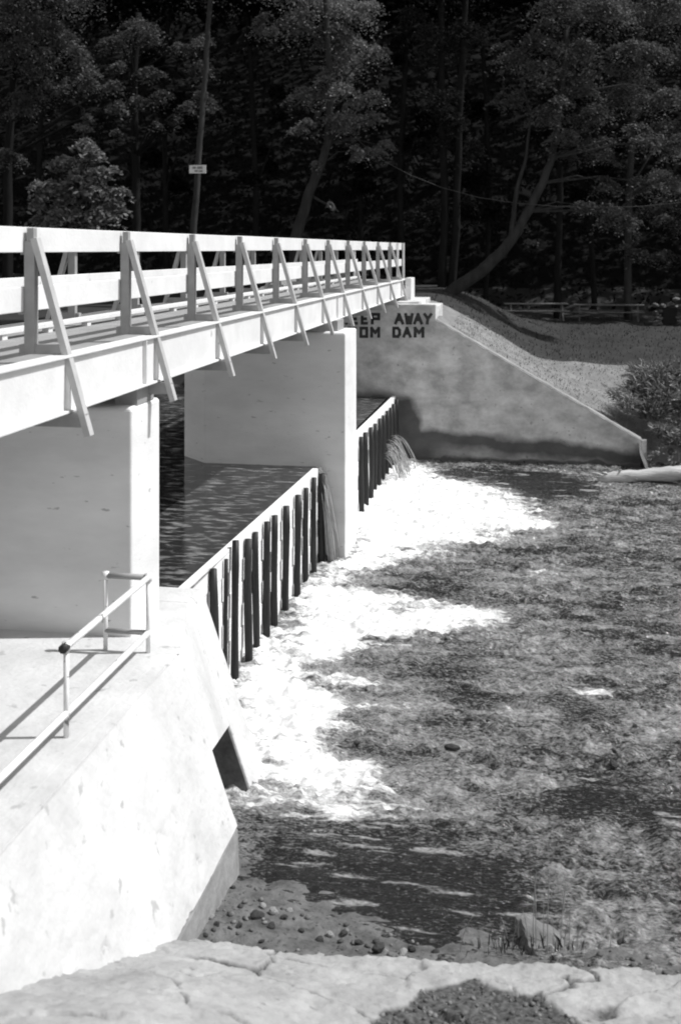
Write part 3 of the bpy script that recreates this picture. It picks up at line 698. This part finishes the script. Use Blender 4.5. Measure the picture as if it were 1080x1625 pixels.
# ================================================================== stones, log, shore things
def stone_mesh(seed, flat=0.6):
    r = np.random.RandomState(seed); bm = bmesh.new(); bmesh.ops.create_icosphere(bm, subdivisions=2, radius=1)
    k = r.normal(size=(8, 3)); 
    for v in bm.verts:
        n = v.co.normalized(); s = 1.0
        for q in k:
            q_ = Vector(q / np.linalg.norm(q)); s -= 0.16 * max(0, n.dot(q_) - 0.3) * 2.4
        s += r.uniform(-.05, .05); v.co = n * s; v.co.z *= flat
    me = bpy.data.meshes.new('stone'); bm.to_mesh(me); bm.free(); return me
SM = {}
for i in range(8):
    for mm in ('stone_dark', 'stone_pale', 'stone_mid'):
        me = stone_mesh(100 + i, 0.55 + 0.05 * (i % 4)); me.materials.append(MATS[mm]); SM[(i, mm)] = me
def stone(p, r, mm, label, group=None, sy_=0.8, name='stone'):
    o = bpy.data.objects.new(name, SM[(rnd.randrange(8), mm)]); COL.objects.link(o)
    o.location = p; o.scale = (r, r * sy_, r); o.rotation_euler = (rnd.uniform(-.2, .2), rnd.uniform(-.2, .2), rnd.uniform(0, 6.28) if sy_ > .6 else rnd.uniform(-.2, .2))
    return tag(o, label, 'stone', group)
o = stone(G(717, 1194) + Vector((0, 0, 0.045)), 0.125, 'stone_dark', 'largest black stone breaking the surface in mid riffle', sy_=0.55)
for (u, v, r, lab) in ((567, 1185, .055, 'small dark stone beside the white foam near the weir'), (820, 904, .07, 'dark stone in the far riffle between foam patches'),
                       (975, 1217, .07, 'lower of two dark stones at the right riffle'), (973, 1197, .05, 'upper of two dark stones at the right riffle'),
                       (943, 1222, .055, 'dark stone with white wash above it at the right'), (853, 1202, .05, 'small dark stone right of the largest riffle stone'),
                       (1008, 1158, .045, 'dark stone at the foot of the right-hand ripple'), (772, 1148, .04, 'tiny dark stone above the largest riffle stone')):
    p = G(u, v); stone((p.x, p.y, 0.045), r * 1.15, 'stone_dark', lab, 'stones standing in the riffle')
def gz(x, y): return float(shore_z(np.array([x]), np.array([y]))[0])
UNIQ = {(408, 1453): 'largest dark stone on the gravel below the abutment toe', (436, 1446): 'pale stone lying right behind the largest dark shore stone', (600, 1506): 'broad dark stone against the middle of the rock ledge',
        (940, 1478): 'dark stone at the water edge just right of the pale boulder', (1040, 1478): 'dark stone at the water edge near the right picture border', (372, 1520): 'dark stone closest to the ledge below the white abutment',
        (335, 1470): 'pale stone tucked against the abutment toe', (690, 1500): 'dark shore stone nearest the left side of the grass tuft', (1065, 1474): 'rightmost small dark stone on the near shore', (548, 1478): 'dark stone at the water line in the middle of the gravel'}
for (u, v, r, mm) in ((408, 1453, .085, 'stone_dark'), (436, 1446, .06, 'stone_pale'), (450, 1457, .05, 'stone_dark'), (432, 1475, .06, 'stone_dark'), (418, 1437, .05, 'stone_pale'),
                      (478, 1477, .045, 'stone_dark'), (505, 1487, .06, 'stone_dark'), (525, 1478, .05, 'stone_pale'), (548, 1478, .06, 'stone_dark'), (380, 1476, .045, 'stone_dark'),
                      (365, 1505, .04, 'stone_dark'), (372, 1520, .05, 'stone_dark'), (335, 1470, .05, 'stone_pale'), (345, 1480, .05, 'stone_dark'), (415, 1504, .035, 'stone_dark'),
                      (600, 1506, .09, 'stone_dark'), (655, 1496, .06, 'stone_dark'), (612, 1475, .05, 'stone_dark'), (570, 1495, .06, 'stone_dark'), (460, 1440, .05, 'stone_pale'),
                      (325, 1500, .045, 'stone_dark'), (640, 1505, .06, 'stone_pale'), (690, 1500, .05, 'stone_dark'), (940, 1478, .08, 'stone_dark'), (985, 1482, .06, 'stone_dark'), (1040, 1478, .07, 'stone_dark'), (1065, 1474, .05, 'stone_dark')):
    p = G(u, v, 0.08); lab = UNIQ.get((u, v)) or ('dark' if mm == 'stone_dark' else 'pale') + ' rounded stone lying on the gravel at the near water edge'
    stone((p.x, p.y, gz(p.x, p.y) + r * 0.2), r, mm, lab, 'stones on the near shore')
# pebbles that cannot be told apart
def pebbles(name, pts, rr, m, label):
    base = np.array([v.co[:] for v in SM[(0, 'stone_dark')].vertices]); fc = None
    bm = bmesh.new(); bmesh.ops.create_icosphere(bm, subdivisions=1, radius=1); bv = np.array([v.co[:] for v in bm.verts]); bf = np.array([[l.index for l in f.verts] for f in bm.faces]); bm.free()
    V = []; F = []
    for i, (p, r) in enumerate(zip(pts, rr)):
        s = np.array([1, NR.uniform(.6, 1), NR.uniform(.4, .7)]) * r
        a = NR.uniform(0, 6.28); q = bv * (1 + NR.uniform(-.15, .15, (len(bv), 1))) * s
        q = np.stack([q[:, 0] * math.cos(a) - q[:, 1] * math.sin(a), q[:, 0] * math.sin(a) + q[:, 1] * math.cos(a), q[:, 2]], 1)
        V.append(q + np.array(p)); F.append(bf + i * len(bv))
    o = np_mesh(name, np.concatenate(V), np.concatenate(F), m, smooth=False); return tag(o, label, 'pebbles', kind='stuff')
mat('pebble', 0.04, 0.15, rough=0.8, scale=8, island=0.7)
pts = []; rr = []
while len(pts) < 340:
    x = NR.uniform(-2.9, 3.0); y = NR.uniform(8.6, 10.2); z = gz(x, y)
    if z < -0.02 or fbm(np.array([x * 1.5]), np.array([y * 1.5]), 2, 99)[0] < 0.47: continue
    r = NR.uniform(.008, .035); pts.append((x, y, z + r * .25)); rr.append(r)
pebbles('pebbles', pts, rr, 'pebble', 'loose grey pebbles strewn over the muddy gravel shore')
def ledge_h(x, y):
    i = int(np.clip(round((x - sx[0]) / LS), 0, len(sx) - 1)); j = int(np.clip(round((y - sy[0]) / LS), 0, len(sy) - 1)); return SZ[j, i], hole[j, i]
pts = []; rr = []
n_ = 0
while len(pts) < 260 and n_ < 20000:
    n_ += 1
    x = NR.uniform(-2.0, 1.2); y = NR.uniform(6.0, 8.9); z, h = ledge_h(x, y)
    if h < 0.9: continue
    r = NR.uniform(.008, .028); pts.append((x, y, z + r * .2)); rr.append(r)
if pts: pebbles('pebbles', pts, rr, 'pebble', 'dark gravel lying in the broken hollow of the rock ledge')

# leaning slab at the water edge
def lump(name, c, s, seed, m, label, cat, rot=(0, 0, 0), sub=4, rough=0.12):
    r = np.random.RandomState(seed); bm = bmesh.new(); bmesh.ops.create_icosphere(bm, subdivisions=sub, radius=1)
    ks = r.normal(size=(9, 3)); ks /= np.linalg.norm(ks, axis=1, keepdims=True); cut = r.uniform(.55, .85, 9)
    for v in bm.verts:
        n = np.array(v.co.normalized()[:]); q = n.copy() * (1 + .5 * (float(fbm(np.array([n[0] * 2.3 + n[2] * 1.7]), np.array([n[1] * 2.3 - n[2] * 1.1]), 4, seed)[0]) - .5))
        for k_, ct in zip(ks, cut):
            d = q @ k_
            if d > ct: q = q - k_ * (d - ct)
        q = q * (1 + r.uniform(-rough, rough) * .3); v.co = (q[0] * s[0], q[1] * s[1], q[2] * s[2])
    me = bpy.data.meshes.new(name); bm.to_mesh(me); bm.free(); me.materials.append(MATS[m])
    o = bpy.data.objects.new(name, me); COL.objects.link(o); o.location = c; o.rotation_euler = rot
    return tag(o, label, cat)
p = G(868, 1478, 0.1)
lump('boulder', (p.x + 0.0, p.y - 0.06, -0.02), (0.36, 0.20, 0.10), 5, 'stone_mid', 'pale broken boulder at the water edge behind the grass stalks', 'boulder', (0.1, 0.38, -0.5))
# tall grass stalks beside it
gs = empty('grass_tuft', (p.x, p.y - 0.25, 0.1), 'few tall dry grass stalks standing at the water edge', 'grass')
for (u, h, lean) in ((845, .62, .03), (850, .55, -.01), (868, .72, .02), (889, .58, .05), (903, .42, .01), (862, .35, .0), (880, .30, -.03), (895, .28, .06), (838, .3, -.05), (915, .25, .03), (730, .30, .10), (968, .2, .05), (805, .22, -.06), (812, .2, .05), (822, .18, .0)):
    q = G(u, 1492 + rnd.uniform(-8, 8), 0.1); mb = MB()
    pts = [(q.x + lean * t * t, q.y + 0.04 * t * t, 0.02 + h * t) for t in (0, .25, .5, .75, 1)]
    mb.tube(pts, [0.004, 0.0035, 0.003, 0.0045 if h > .5 else .002, 0.001], 4); mb.build('stalk', 'grass_blade', gs)
# low weed tufts there and along the ledge rim
def blades(n, place, h, m, name, label, kind='stuff', w=0.006, cat='grass'):
    V = []; 
    for i in range(n):
        x, y, z = place(); a = NR.uniform(0, 6.28); hh = h * NR.uniform(.4, 1.2); l = NR.normal(size=2) * hh * .35
        dx, dy = math.cos(a) * w, math.sin(a) * w
        V += [(x - dx, y - dy, z - .02), (x + dx, y + dy, z - .02), (x + l[0] * .4 + dx * .7, y + l[1] * .4 + dy * .7, z + hh * .6), (x + l[0], y + l[1], z + hh)]
    o = np_mesh(name, V, np.arange(4 * n).reshape(n, 4), m); return tag(o, label, cat, kind=kind)
def pl():
    u = NR.normal(840, 45); q = G(u, NR.normal(1497, 7), 0.12); return (q.x, q.y, 0.08)
blades(70, pl, 0.09, 'grass_blade_dark', 'weeds', 'short dark weeds fringing the ledge beside the pale boulder')

# log on the far side
lg = MB(); A = Vector((1.46, 29.35, 0.06)); B = Vector((5.6, 29.95, 0.22))
pts = []; rr = []
for k in range(22):
    t = k / 21; q = A.lerp(B, t); q.z += 0.12 * math.sin(t * 2.2) + 0.01 * math.sin(9 * t); pts.append(tuple(q)); rr.append(0.15 * (0.9 + 0.25 * min(1, t * 3)) * (1 + 0.05 * math.sin(17 * t)))
rr[0] *= 0.7
lg.tube(pts, rr, 14, jit=0.34)
log = empty('fallen_log', (2.6, 29.5, 0), 'bleached fallen log lying in the shallows at the far bank', 'log'); lg.build('log_trunk', 'log_wood', log, smooth=True)
for (t, dx, dy, dz) in ((0.02, -.22, -.05, .10), (0.03, -.2, .08, -.08), (.06, -.12, -.12, .12), (.12, .05, -.1, .2), (.2, .1, -.15, -.1)):
    q = A.lerp(B, t) + Vector((0, 0, .1)); MB().tube([tuple(q), tuple(q + Vector((dx, dy, dz)) * .6), tuple(q + Vector((dx * 1.2, dy, dz * .8)))], [.04, .03, .012], 6, jit=.3).build('branch_stub', 'log_wood', log)
# stones at the end of the wing wall
for (x, y, z, r, mm, lab) in ((3.1, 31.35, .42, .16, 'stone_mid', 'grey stone beside the low end of the wing wall'), (3.5, 31.6, .45, .18, 'stone_dark', 'dark stone under the bank near the wing wall end'),
                              (3.95, 31.4, .52, .2, 'stone_mid', 'grey stone in the bank right of the wing wall end'), (3.3, 31.0, .1, .16, 'stone_dark', 'small dark stone between log and wing wall end'),
                              (4.25, 32.5, 1.5, .26, 'stone_pale', 'pale rock showing through the shrub on the far bank')):
    stone((x, y, z), r, mm, lab, 'stones at the far bank')

# ================================================================== grass and shrubs on the far bank
def on_bank():
    while True:
        x = NR.uniform(-2.6, 5.2); y = NR.uniform(32.05, 38.5)
        if x < 2.8 or y > 31.9: return (x, y, float(far_z(np.array([x]), np.array([y]))[0]))
blades(3600, on_bank, 0.07, 'grass_blade', 'bank_grass', 'sunlit dry grass on the slope above the wing wall', w=0.012)
def on_meadow():
    x = NR.uniform(-4, 14); y = NR.uniform(38, 56); return (x, y, float(far_z(np.array([x]), np.array([y]))[0]))
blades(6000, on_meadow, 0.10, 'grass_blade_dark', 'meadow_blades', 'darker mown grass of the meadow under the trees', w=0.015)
mat('shrub_blade', 0.11, 0.25, rough=0.8, scale=1.5, island=0.5, trans=0.3, spec=0.1)
def shrub(name, clumps, n, m, label, bl=0.3):
    V = []; tot = sum(c[3] ** 2 for c in clumps)
    e = empty(name, (clumps[0][0], clumps[0][1], clumps[0][2] - clumps[0][3]), label, 'shrub')
    for c in clumps:
        ce = np.array(c[:3]); r = c[3]
        for i in range(int(n * r * r / tot)):
            q = NR.normal(size=3); q /= np.linalg.norm(q); q *= NR.rand() ** .45; b = ce + q * r * np.array([1.15, 1, .8])
            d = np.array([q[0] * .6, q[1] * .6, .8]) + NR.normal(size=3) * .55; d /= np.linalg.norm(d); L_ = bl * NR.uniform(.3, 1); a = np.cross(d, NR.normal(size=3)); a /= np.linalg.norm(a); a *= NR.uniform(.008, .02)
            V += [b - a, b + a, b + d * L_ * .6 + a * .6, b + d * L_ + np.array([q[0], q[1], -.5]) * .08]
        MB().tube([(c[0] + rnd.uniform(-.1, .1), c[1], c[2] - r - .5), (c[0] + rnd.uniform(-.3, .3) * r, c[1] + rnd.uniform(-.2, .2), c[2] + r * .4)], [.008, .003], 5).build('stem', 'grass_blade', e)
    np_mesh('foliage', V, np.arange(len(V)).reshape(-1, 4), m, e)
    return e
shrub('shrub', [(3.0, 33.6, 1.75, .55), (3.5, 33.2, 1.7, .6), (3.35, 34.0, 2.1, .7), (3.9, 33.8, 2.0, .6), (3.1, 32.8, 1.35, .4)], 5200, 'shrub_blade', 'dark weedy shrub on the bank above the wing wall end', .32)
shrub('shrub', [(4.5, 33.0, 1.5, .7), (4.9, 33.6, 2.0, .8), (4.3, 34.4, 2.2, .7)], 3600, 'shrub_blade', 'shrub at the right edge of the picture on the far bank', .34)
shrub('shrub', [(2.45, 32.8, 1.55, .3), (2.2, 33.1, 1.75, .22)], 700, 'grass_blade', 'small tuft of weeds on the slope left of the dark shrub', .22)
shrub('shrub', [(3.7, 32.0, .75, .35), (4.2, 31.8, .7, .3), (3.3, 32.1, .9, .25)], 1300, 'shrub_blade', 'trailing weeds hanging over the stones at the bank foot', .26)

# ================================================================== picnic ground
def gfar(x, y): return float(far_z(np.array([x]), np.array([y]))[0])
def picnic_table(x, y, rz, L_, label):
    z = gfar(x, y) - 0.02; e = empty('picnic_table', (x, y, z), label, 'table', 'picnic tables under the trees')
    c_, s_ = math.cos(rz), math.sin(rz)
    def part(name, boxes):
        mb = MB()
        for b in boxes: mb.box(*b)
        mb.v = [(x + p[0] * c_ - p[1] * s_, y + p[0] * s_ + p[1] * c_, z + p[2]) for p in mb.v]; mb.build(name, 'table_wood', e)
    for k in range(4): part('plank', [(-L_ / 2, L_ / 2, -.36 + .185 * k, -.19 + .185 * k, .72, .76)])
    for s in (-1, 1):
        part('seat_plank', [(-L_ / 2, L_ / 2, s * .72 - .12, s * .72 + .12, .42, .46)])
    for s in (-1, 1):
        xx = s * (L_ / 2 - .35)
        part('frame', [(xx - .04, xx + .04, -.80, .80, .34, .418)])
        for q in (-1, 1):
            mb = obar(MB(), (0, 0, 0), (1, 0, 0), .01, .01); mb.v = []; mb.f = []
            A = Vector((xx, q * .62, 0)); B = Vector((xx, q * .25, .715))
            for P in (A, B):
                for dx, dy in ((-.03, -.04), (.03, -.04), (.03, .04), (-.03, .04)): mb.v.append((P.x + s * .06 + dx, P.y + dy, P.z))
            mb.f += [(0, 1, 2, 3), (7, 6, 5, 4), (0, 4, 5, 1), (1, 5, 6, 2), (2, 6, 7, 3), (3, 7, 4, 0)]
            mb.v = [(x + p_[0] * c_ - p_[1] * s_, y + p_[0] * s_ + p_[1] * c_, z + p_[2]) for p_ in mb.v]; mb.build('leg', 'table_wood', e)
P_ = W(850, 495, 52); picnic_table(P_.x, P_.y, 0.1, 2.9, 'dim picnic table under the trees, the left one nearer the bridge')
P_ = W(965, 495, 52.5); picnic_table(P_.x, P_.y, -0.05, 3.2, 'dim picnic table under the trees beside the stone hearth')
# stone hearth
P_ = W(1062, 500, 50); z = gfar(P_.x, P_.y) - .1
he = empty('stone_hearth', (P_.x, P_.y, z), 'rough stone picnic hearth with a black opening at the meadow edge', 'hearth')
MB().box(P_.x - .30, P_.x + .30, P_.y - .12, P_.y + .5, z, z + .85).build('fire_box', 'opening_shade', he)  # solid dark block, painting the shade inside the opening
hs = [(x, zz) for zz in (.12, .38, .64) for x in (-.62, -.44, .46, .70, .95, 1.2, 1.45)] + [(x, .95) for x in (-.6, -.3, .0, .3, .6, .9, 1.2, 1.5)] + [(x, 1.18) for x in (.3, .65, 1.0, 1.35)]
for i, (x, zz) in enumerate(hs):
    o = bpy.data.objects.new('stone', SM[(i % 8, 'stone_mid')]); COL.objects.link(o); o.parent = he
    o.location = (x + rnd.uniform(-.04, .04), rnd.uniform(-.15, .05), zz + rnd.uniform(-.04, .04)); o.scale = (.22, .38, .24); o.rotation_euler = (0, rnd.uniform(-.3, .3), rnd.uniform(-.3, .3))

# ================================================================== TREES
def bough_points(c, r, n, rs):
    """leaf centres of one bough: drooping sub-sprays round a flattened ellipsoid"""
    k = max(3, int(6 * (r / 1.0) ** 1.1)); out = []
    for i in range(k):
        q = rs.normal(size=3); q /= np.linalg.norm(q); q *= rs.rand() ** .5
        sc_ = c + q * r * np.array([.85, .85, .55]); sr = r * rs.uniform(.45, .75); m = max(10, n // k)
        p = rs.normal(size=(m, 3)) * np.array([.55, .55, .13]) * sr
        a = rs.uniform(0, 6.28); ax = np.array([math.cos(a), math.sin(a)])
        al = p[:, 0] * ax[0] + p[:, 1] * ax[1]; h = np.hypot(p[:, 0], p[:, 1])
        p[:, 2] -= .5 * h * h / sr + .25 * al                      # each spray hangs to one side
        out.append(sc_ + p)
    return np.concatenate(out)
def tree(name, label, trunks, boughs, leafm, barkm='bark', leaf=0.062, dens=1.0, seed=1, group=None, limbs=True):
    """trunks: list of (points, radii); boughs: list of (centre, radius)"""
    rs = np.random.RandomState(seed); base = trunks[0][0][0]
    e = empty(name, base, label, 'tree', group)
    tr = MB()
    for pts, rad in trunks: 
        P = [Vector(p) for p in pts]; Q = []; R_ = []
        for i in range(len(P) - 1):
            for k in range(4):
                t = k / 4; Q.append(P[i].lerp(P[i + 1], t) + Vector((rnd.uniform(-.02, .02), rnd.uniform(-.02, .02), 0))); R_.append(rad[i] + (rad[i + 1] - rad[i]) * t)
        Q.append(P[-1]); R_.append(rad[-1]); tr.tube(Q, R_, 9, jit=.1)
    t_o = tr.build('trunk', barkm, e, smooth=True)
    allp = [Vector(p) for pts, _ in trunks for p in pts[1:]]
    if limbs:
        lb = MB()
        for c, r in boughs:
            c = Vector(c); s = min(allp, key=lambda q: (q - c).length + max(0, q.z - c.z) * 1.5); mid = s.lerp(c, .55) + Vector((rnd.uniform(-.2, .2), rnd.uniform(-.2, .2), .25))
            L_ = (c - s).length; lb.tube([tuple(s), tuple(mid), tuple(c)], [.015 + .012 * L_, .01 + .006 * L_, .008], 5)
            for k in range(3):
                d = Vector(rs.normal(size=3)) * r * .6; d.z *= .4; lb.tube([tuple(c), tuple(c + d)], [.012, .004], 4)
        lb.build('limbs', barkm, e)['kind'] = 'stuff'
    pts = np.concatenate([bough_points(np.array(c), r, int(dens * 2000 * r * r) + 30, rs) for c, r in boughs])
    V, F = leaves(pts, leaf, .45, rs)
    np_mesh('crown', V, F, leafm, e)
    return e
def B_(lst, d, jd=1.0, seed=0):
    r = random.Random(seed); out = []
    for u, v, rp in lst:
        dd = d + r.uniform(-jd, jd); out.append((tuple(W(u, v, dd)), rp * dd / 1800))
    return out
def T_(lst, d):
    return [tuple(W(u, v, d)) for u, v in lst]
def grounded(p):
    return (p[0], p[1], gfar(p[0], p[1]) - .15)
def trunk(lst, d, r0, r1):
    P = T_(lst, d); g = grounded(P[0]); P = [g] + P; n = len(P)
    return (P, [r0 + (r1 - r0) * i / (n - 1) for i in range(n)])
tree('broadleaf_tree', 'tall leafy tree at the upper left corner behind the bridge', [trunk([(12, 370), (12, 250), (22, 120), (40, -40)], 48, .24, .12)],
     B_([(20, 15, 46), (62, 28, 44), (92, 58, 34), (116, 84, 28), (60, 88, 36), (20, 75, 40), (92, 128, 32), (128, 110, 20), (150, 122, 26), (184, 132, 22), (38, 165, 34), (8, 240, 30), (182, 105, 18), (30, -30, 60), (100, -30, 60), (190, 165, 16)], 46, 1.4, 1), 'leaf', 'bark_dark', seed=21)
tree('young_tree', 'small pyramidal pale tree behind the railing at the left', [trunk([(120, 390), (128, 300), (134, 172)], 42.5, .09, .02)],
     B_([(133, 182, 8), (131, 200, 12), (127, 222, 20), (147, 240, 22), (108, 256, 24), (140, 268, 24), (166, 270, 22), (78, 296, 26), (118, 296, 32), (158, 300, 26), (186, 304, 17), (62, 320, 20), (100, 330, 30), (150, 332, 28), (182, 330, 16), (125, 350, 30), (70, 345, 20)], 42, .7, 2), 'leaf_pale', leaf=.10, dens=1.3, seed=22)
tree('broadleaf_tree', 'dim leafy tree between the corner tree and the sign pole', [trunk([(216, 380), (215, 250), (212, 120), (220, 20)], 52, .24, .14)],
     B_([(240, 108, 26), (262, 148, 24), (290, 172, 22), (325, 148, 22), (310, 108, 26), (300, 72, 24), (222, 160, 22), (270, 186, 16), (332, 172, 14), (250, 195, 12), (180, 60, 30), (215, 40, 35), (330, 60, 20), (200, 215, 12), (190, 210, 12)], 51, 1.2, 3), 'leaf', 'bark_dark', dens=.8, seed=23)
sg = tree('sign_tree', 'slim bare trunk carrying a small white sign behind the bridge', [trunk([(306, 372), (310, 320), (314, 262), (318, 210), (326, 110), (332, 20), (336, -60)], 43, .14, .09)],
     B_([(340, -60, 60), (300, -80, 60), (380, -70, 60)], 44, 1, 4), 'leaf', seed=24)
tree('broadleaf_tree', 'leaning tree with bright layered boughs above the middle of the bridge', [trunk([(468, 378), (482, 335), (492, 300), (508, 262), (520, 228), (524, 150), (520, 70), (515, -30)], 45.5, .26, .10), (T_([(496, 312), (514, 322), (532, 326)], 45.5), [.07, .05, .03])],
     B_([(470, 28, 38), (520, 56, 42), (560, 82, 40), (592, 82, 24), (540, 118, 38), (492, 146, 32), (568, 146, 36), (602, 184, 18), (560, 196, 32), (592, 228, 26), (612, 232, 12), (532, 186, 30), (505, 256, 14), (612, 78, 12), (430, 40, 28), (410, 25, 20), (525, 325, 9), (480, 200, 20), (570, 240, 18), (500, -20, 60), (560, 10, 45), (440, -30, 50)], 45.5, 1.3, 5), 'leaf_pale', seed=25)
tree('twin_trunk_tree', 'dim twin trunked tree just beyond the bridge end', [trunk([(698, 490), (702, 420), (706, 340), (702, 220), (700, 90), (700, -40)], 46, .2, .12), trunk([(712, 490), (720, 420), (724, 340), (728, 200), (735, 60), (740, -40)], 46, .2, .12)],
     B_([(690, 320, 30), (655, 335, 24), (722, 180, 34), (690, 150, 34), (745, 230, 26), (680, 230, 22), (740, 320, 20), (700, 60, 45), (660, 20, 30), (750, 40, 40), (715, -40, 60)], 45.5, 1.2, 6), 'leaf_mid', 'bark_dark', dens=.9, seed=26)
tree('leaning_tree', 'tree with low leaning trunk and wide crown on the right', [trunk([(700, 480), (722, 458), (762, 432), (790, 405), (812, 380), (838, 335), (860, 290), (876, 250), (890, 150), (900, 40)], 43.5, .30, .10),
      (T_([(812, 380), (814, 345), (820, 300), (834, 250), (842, 180)], 43.5), [.13, .10, .08, .06, .04])],
     B_([(820, 78, 34), (872, 58, 42), (928, 78, 40), (860, 118, 36), (910, 132, 40), (818, 150, 26), (868, 170, 34), (930, 178, 36), (900, 214, 30), (950, 228, 36), (1000, 66, 34), (1042, 78, 32), (1060, 140, 36), (992, 146, 38), (1020, 216, 38), (960, 288, 28), (975, 336, 34), (930, 326, 24), (1004, 350, 24), (830, 352, 14), (842, 384, 11), (800, 70, 14), (905, 245, 18), (1030, 290, 30), (1065, 230, 30), (880, -10, 50), (960, 0, 50), (1050, 10, 50), (790, 160, 14)], 44, 1.5, 7), 'leaf', seed=27)
tree('broadleaf_tree', 'dim tree at the right edge standing behind the picnic tables', [trunk([(996, 480), (995, 400), (998, 300), (1010, 100), (1015, -40)], 53, .2, .12)],
     B_([(1050, 20, 45), (1070, 200, 40), (1060, 280, 36), (1040, 325, 30), (1075, 350, 30), (980, 20, 40), (920, 10, 40), (1010, 390, 22), (1060, 400, 24), (1090, 90, 50), (1000, 120, 40), (1095, 300, 40)], 53, 1.5, 8), 'leaf', dens=.7, seed=28)
for i, (u, d, lab) in enumerate(((884, 54, 'slim trunk rising behind the left picnic table'), (942, 57, 'slim trunk rising between the two picnic tables'), (770, 58, 'slim dark trunk right of the twin trunks'), (640, 57, 'slim dark trunk left of the twin trunks'),
                                 (575, 60, 'slim dark trunk right of the bright middle tree'), (405, 56, 'slim dark trunk left of the bright middle tree'), (265, 58, 'slim dark trunk left of the sign'), (62, 57, 'slim dark trunk behind the small pale tree'))):
    tree('forest_tree', lab + ', crown above the frame', [trunk([(u, 480), (u + rnd.uniform(-8, 8), 300), (u + rnd.uniform(-14, 14), 100), (u + rnd.uniform(-20, 20), -60)], d, rnd.uniform(.14, .24), .1)],
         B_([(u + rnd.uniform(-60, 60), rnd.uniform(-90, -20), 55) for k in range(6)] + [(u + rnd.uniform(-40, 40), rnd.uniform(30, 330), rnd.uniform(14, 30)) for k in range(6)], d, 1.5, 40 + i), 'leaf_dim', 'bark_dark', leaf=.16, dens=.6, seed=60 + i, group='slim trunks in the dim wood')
# thicket of the wood, one mass nobody could count; overhead canopy added to shade it
rs = np.random.RandomState(5)
n = 30000
cx_ = rs.uniform(-60, 75, n); cy_ = rs.uniform(55, 112, n)
cz_ = np.maximum(0, cy_ - 60) * .5 + 17.5 + rs.uniform(0, 8, n) + 2.5 * (fbm(cx_ * .15, cy_ * .15, 3, 33) - .5)
n2 = 60000
ux = rs.uniform(-45, 45, n2); uy = 59 + 14 * rs.rand(n2) ** 1.2; uz = far_z(ux, uy) + rs.rand(n2) ** 1.3 * 19
V1, F1 = leaves(np.stack([cx_, cy_, cz_], 1), .62, .6, rs); V2, F2 = leaves(np.stack([ux, uy, uz], 1), .15, .0, rs)
o = np_mesh('woodland', np.concatenate([V1, V2]), np.concatenate([F1, F2 + len(V1)]), 'leaf_dim'); tag(o, 'dark wood rising behind the trees at the river, shade canopy added overhead', 'wood', kind='stuff')

# sign on the slim trunk
P_ = W(313.5, 268, 42.75)
sn = empty('sign', (P_.x, P_.y, P_.z - .16), 'small white rectangular sign nailed to the slim trunk', 'sign')
MB().box(P_.x - .325, P_.x + .325, P_.y - .012, P_.y + .012, P_.z - .155, P_.z + .155).build('sign_plate', 'sign_white', sn)
for (a, b, c_, d_) in ((-.20, -.06, .01, .10), (-.02, .20, .0, .10), (-.12, .02, -.10, -.03), (.04, .20, -.11, -.04)):
    MB().box(P_.x + a, P_.x + b, P_.y - .016, P_.y - .0125, P_.z + c_, P_.z + d_).build('sign_print', 'sign_print', sn)
# overhead cable through the trees
pts = [W(u, v, d) for u, v, d in ((560, 215, 45.6), (600, 250, 45.2), (650, 277, 44.8), (700, 297, 44.4), (760, 313, 44), (820, 322, 43.5), (880, 327, 43), (950, 329, 42.5), (1020, 327, 42), (1090, 320, 41.6), (1250, 290, 40.5))]
tag(MB().tube([tuple(p) for p in pts], .014, 6).build('overhead_cable', 'cable_black', smooth=True), 'thin overhead cable sagging in front of the dark trees', 'cable')
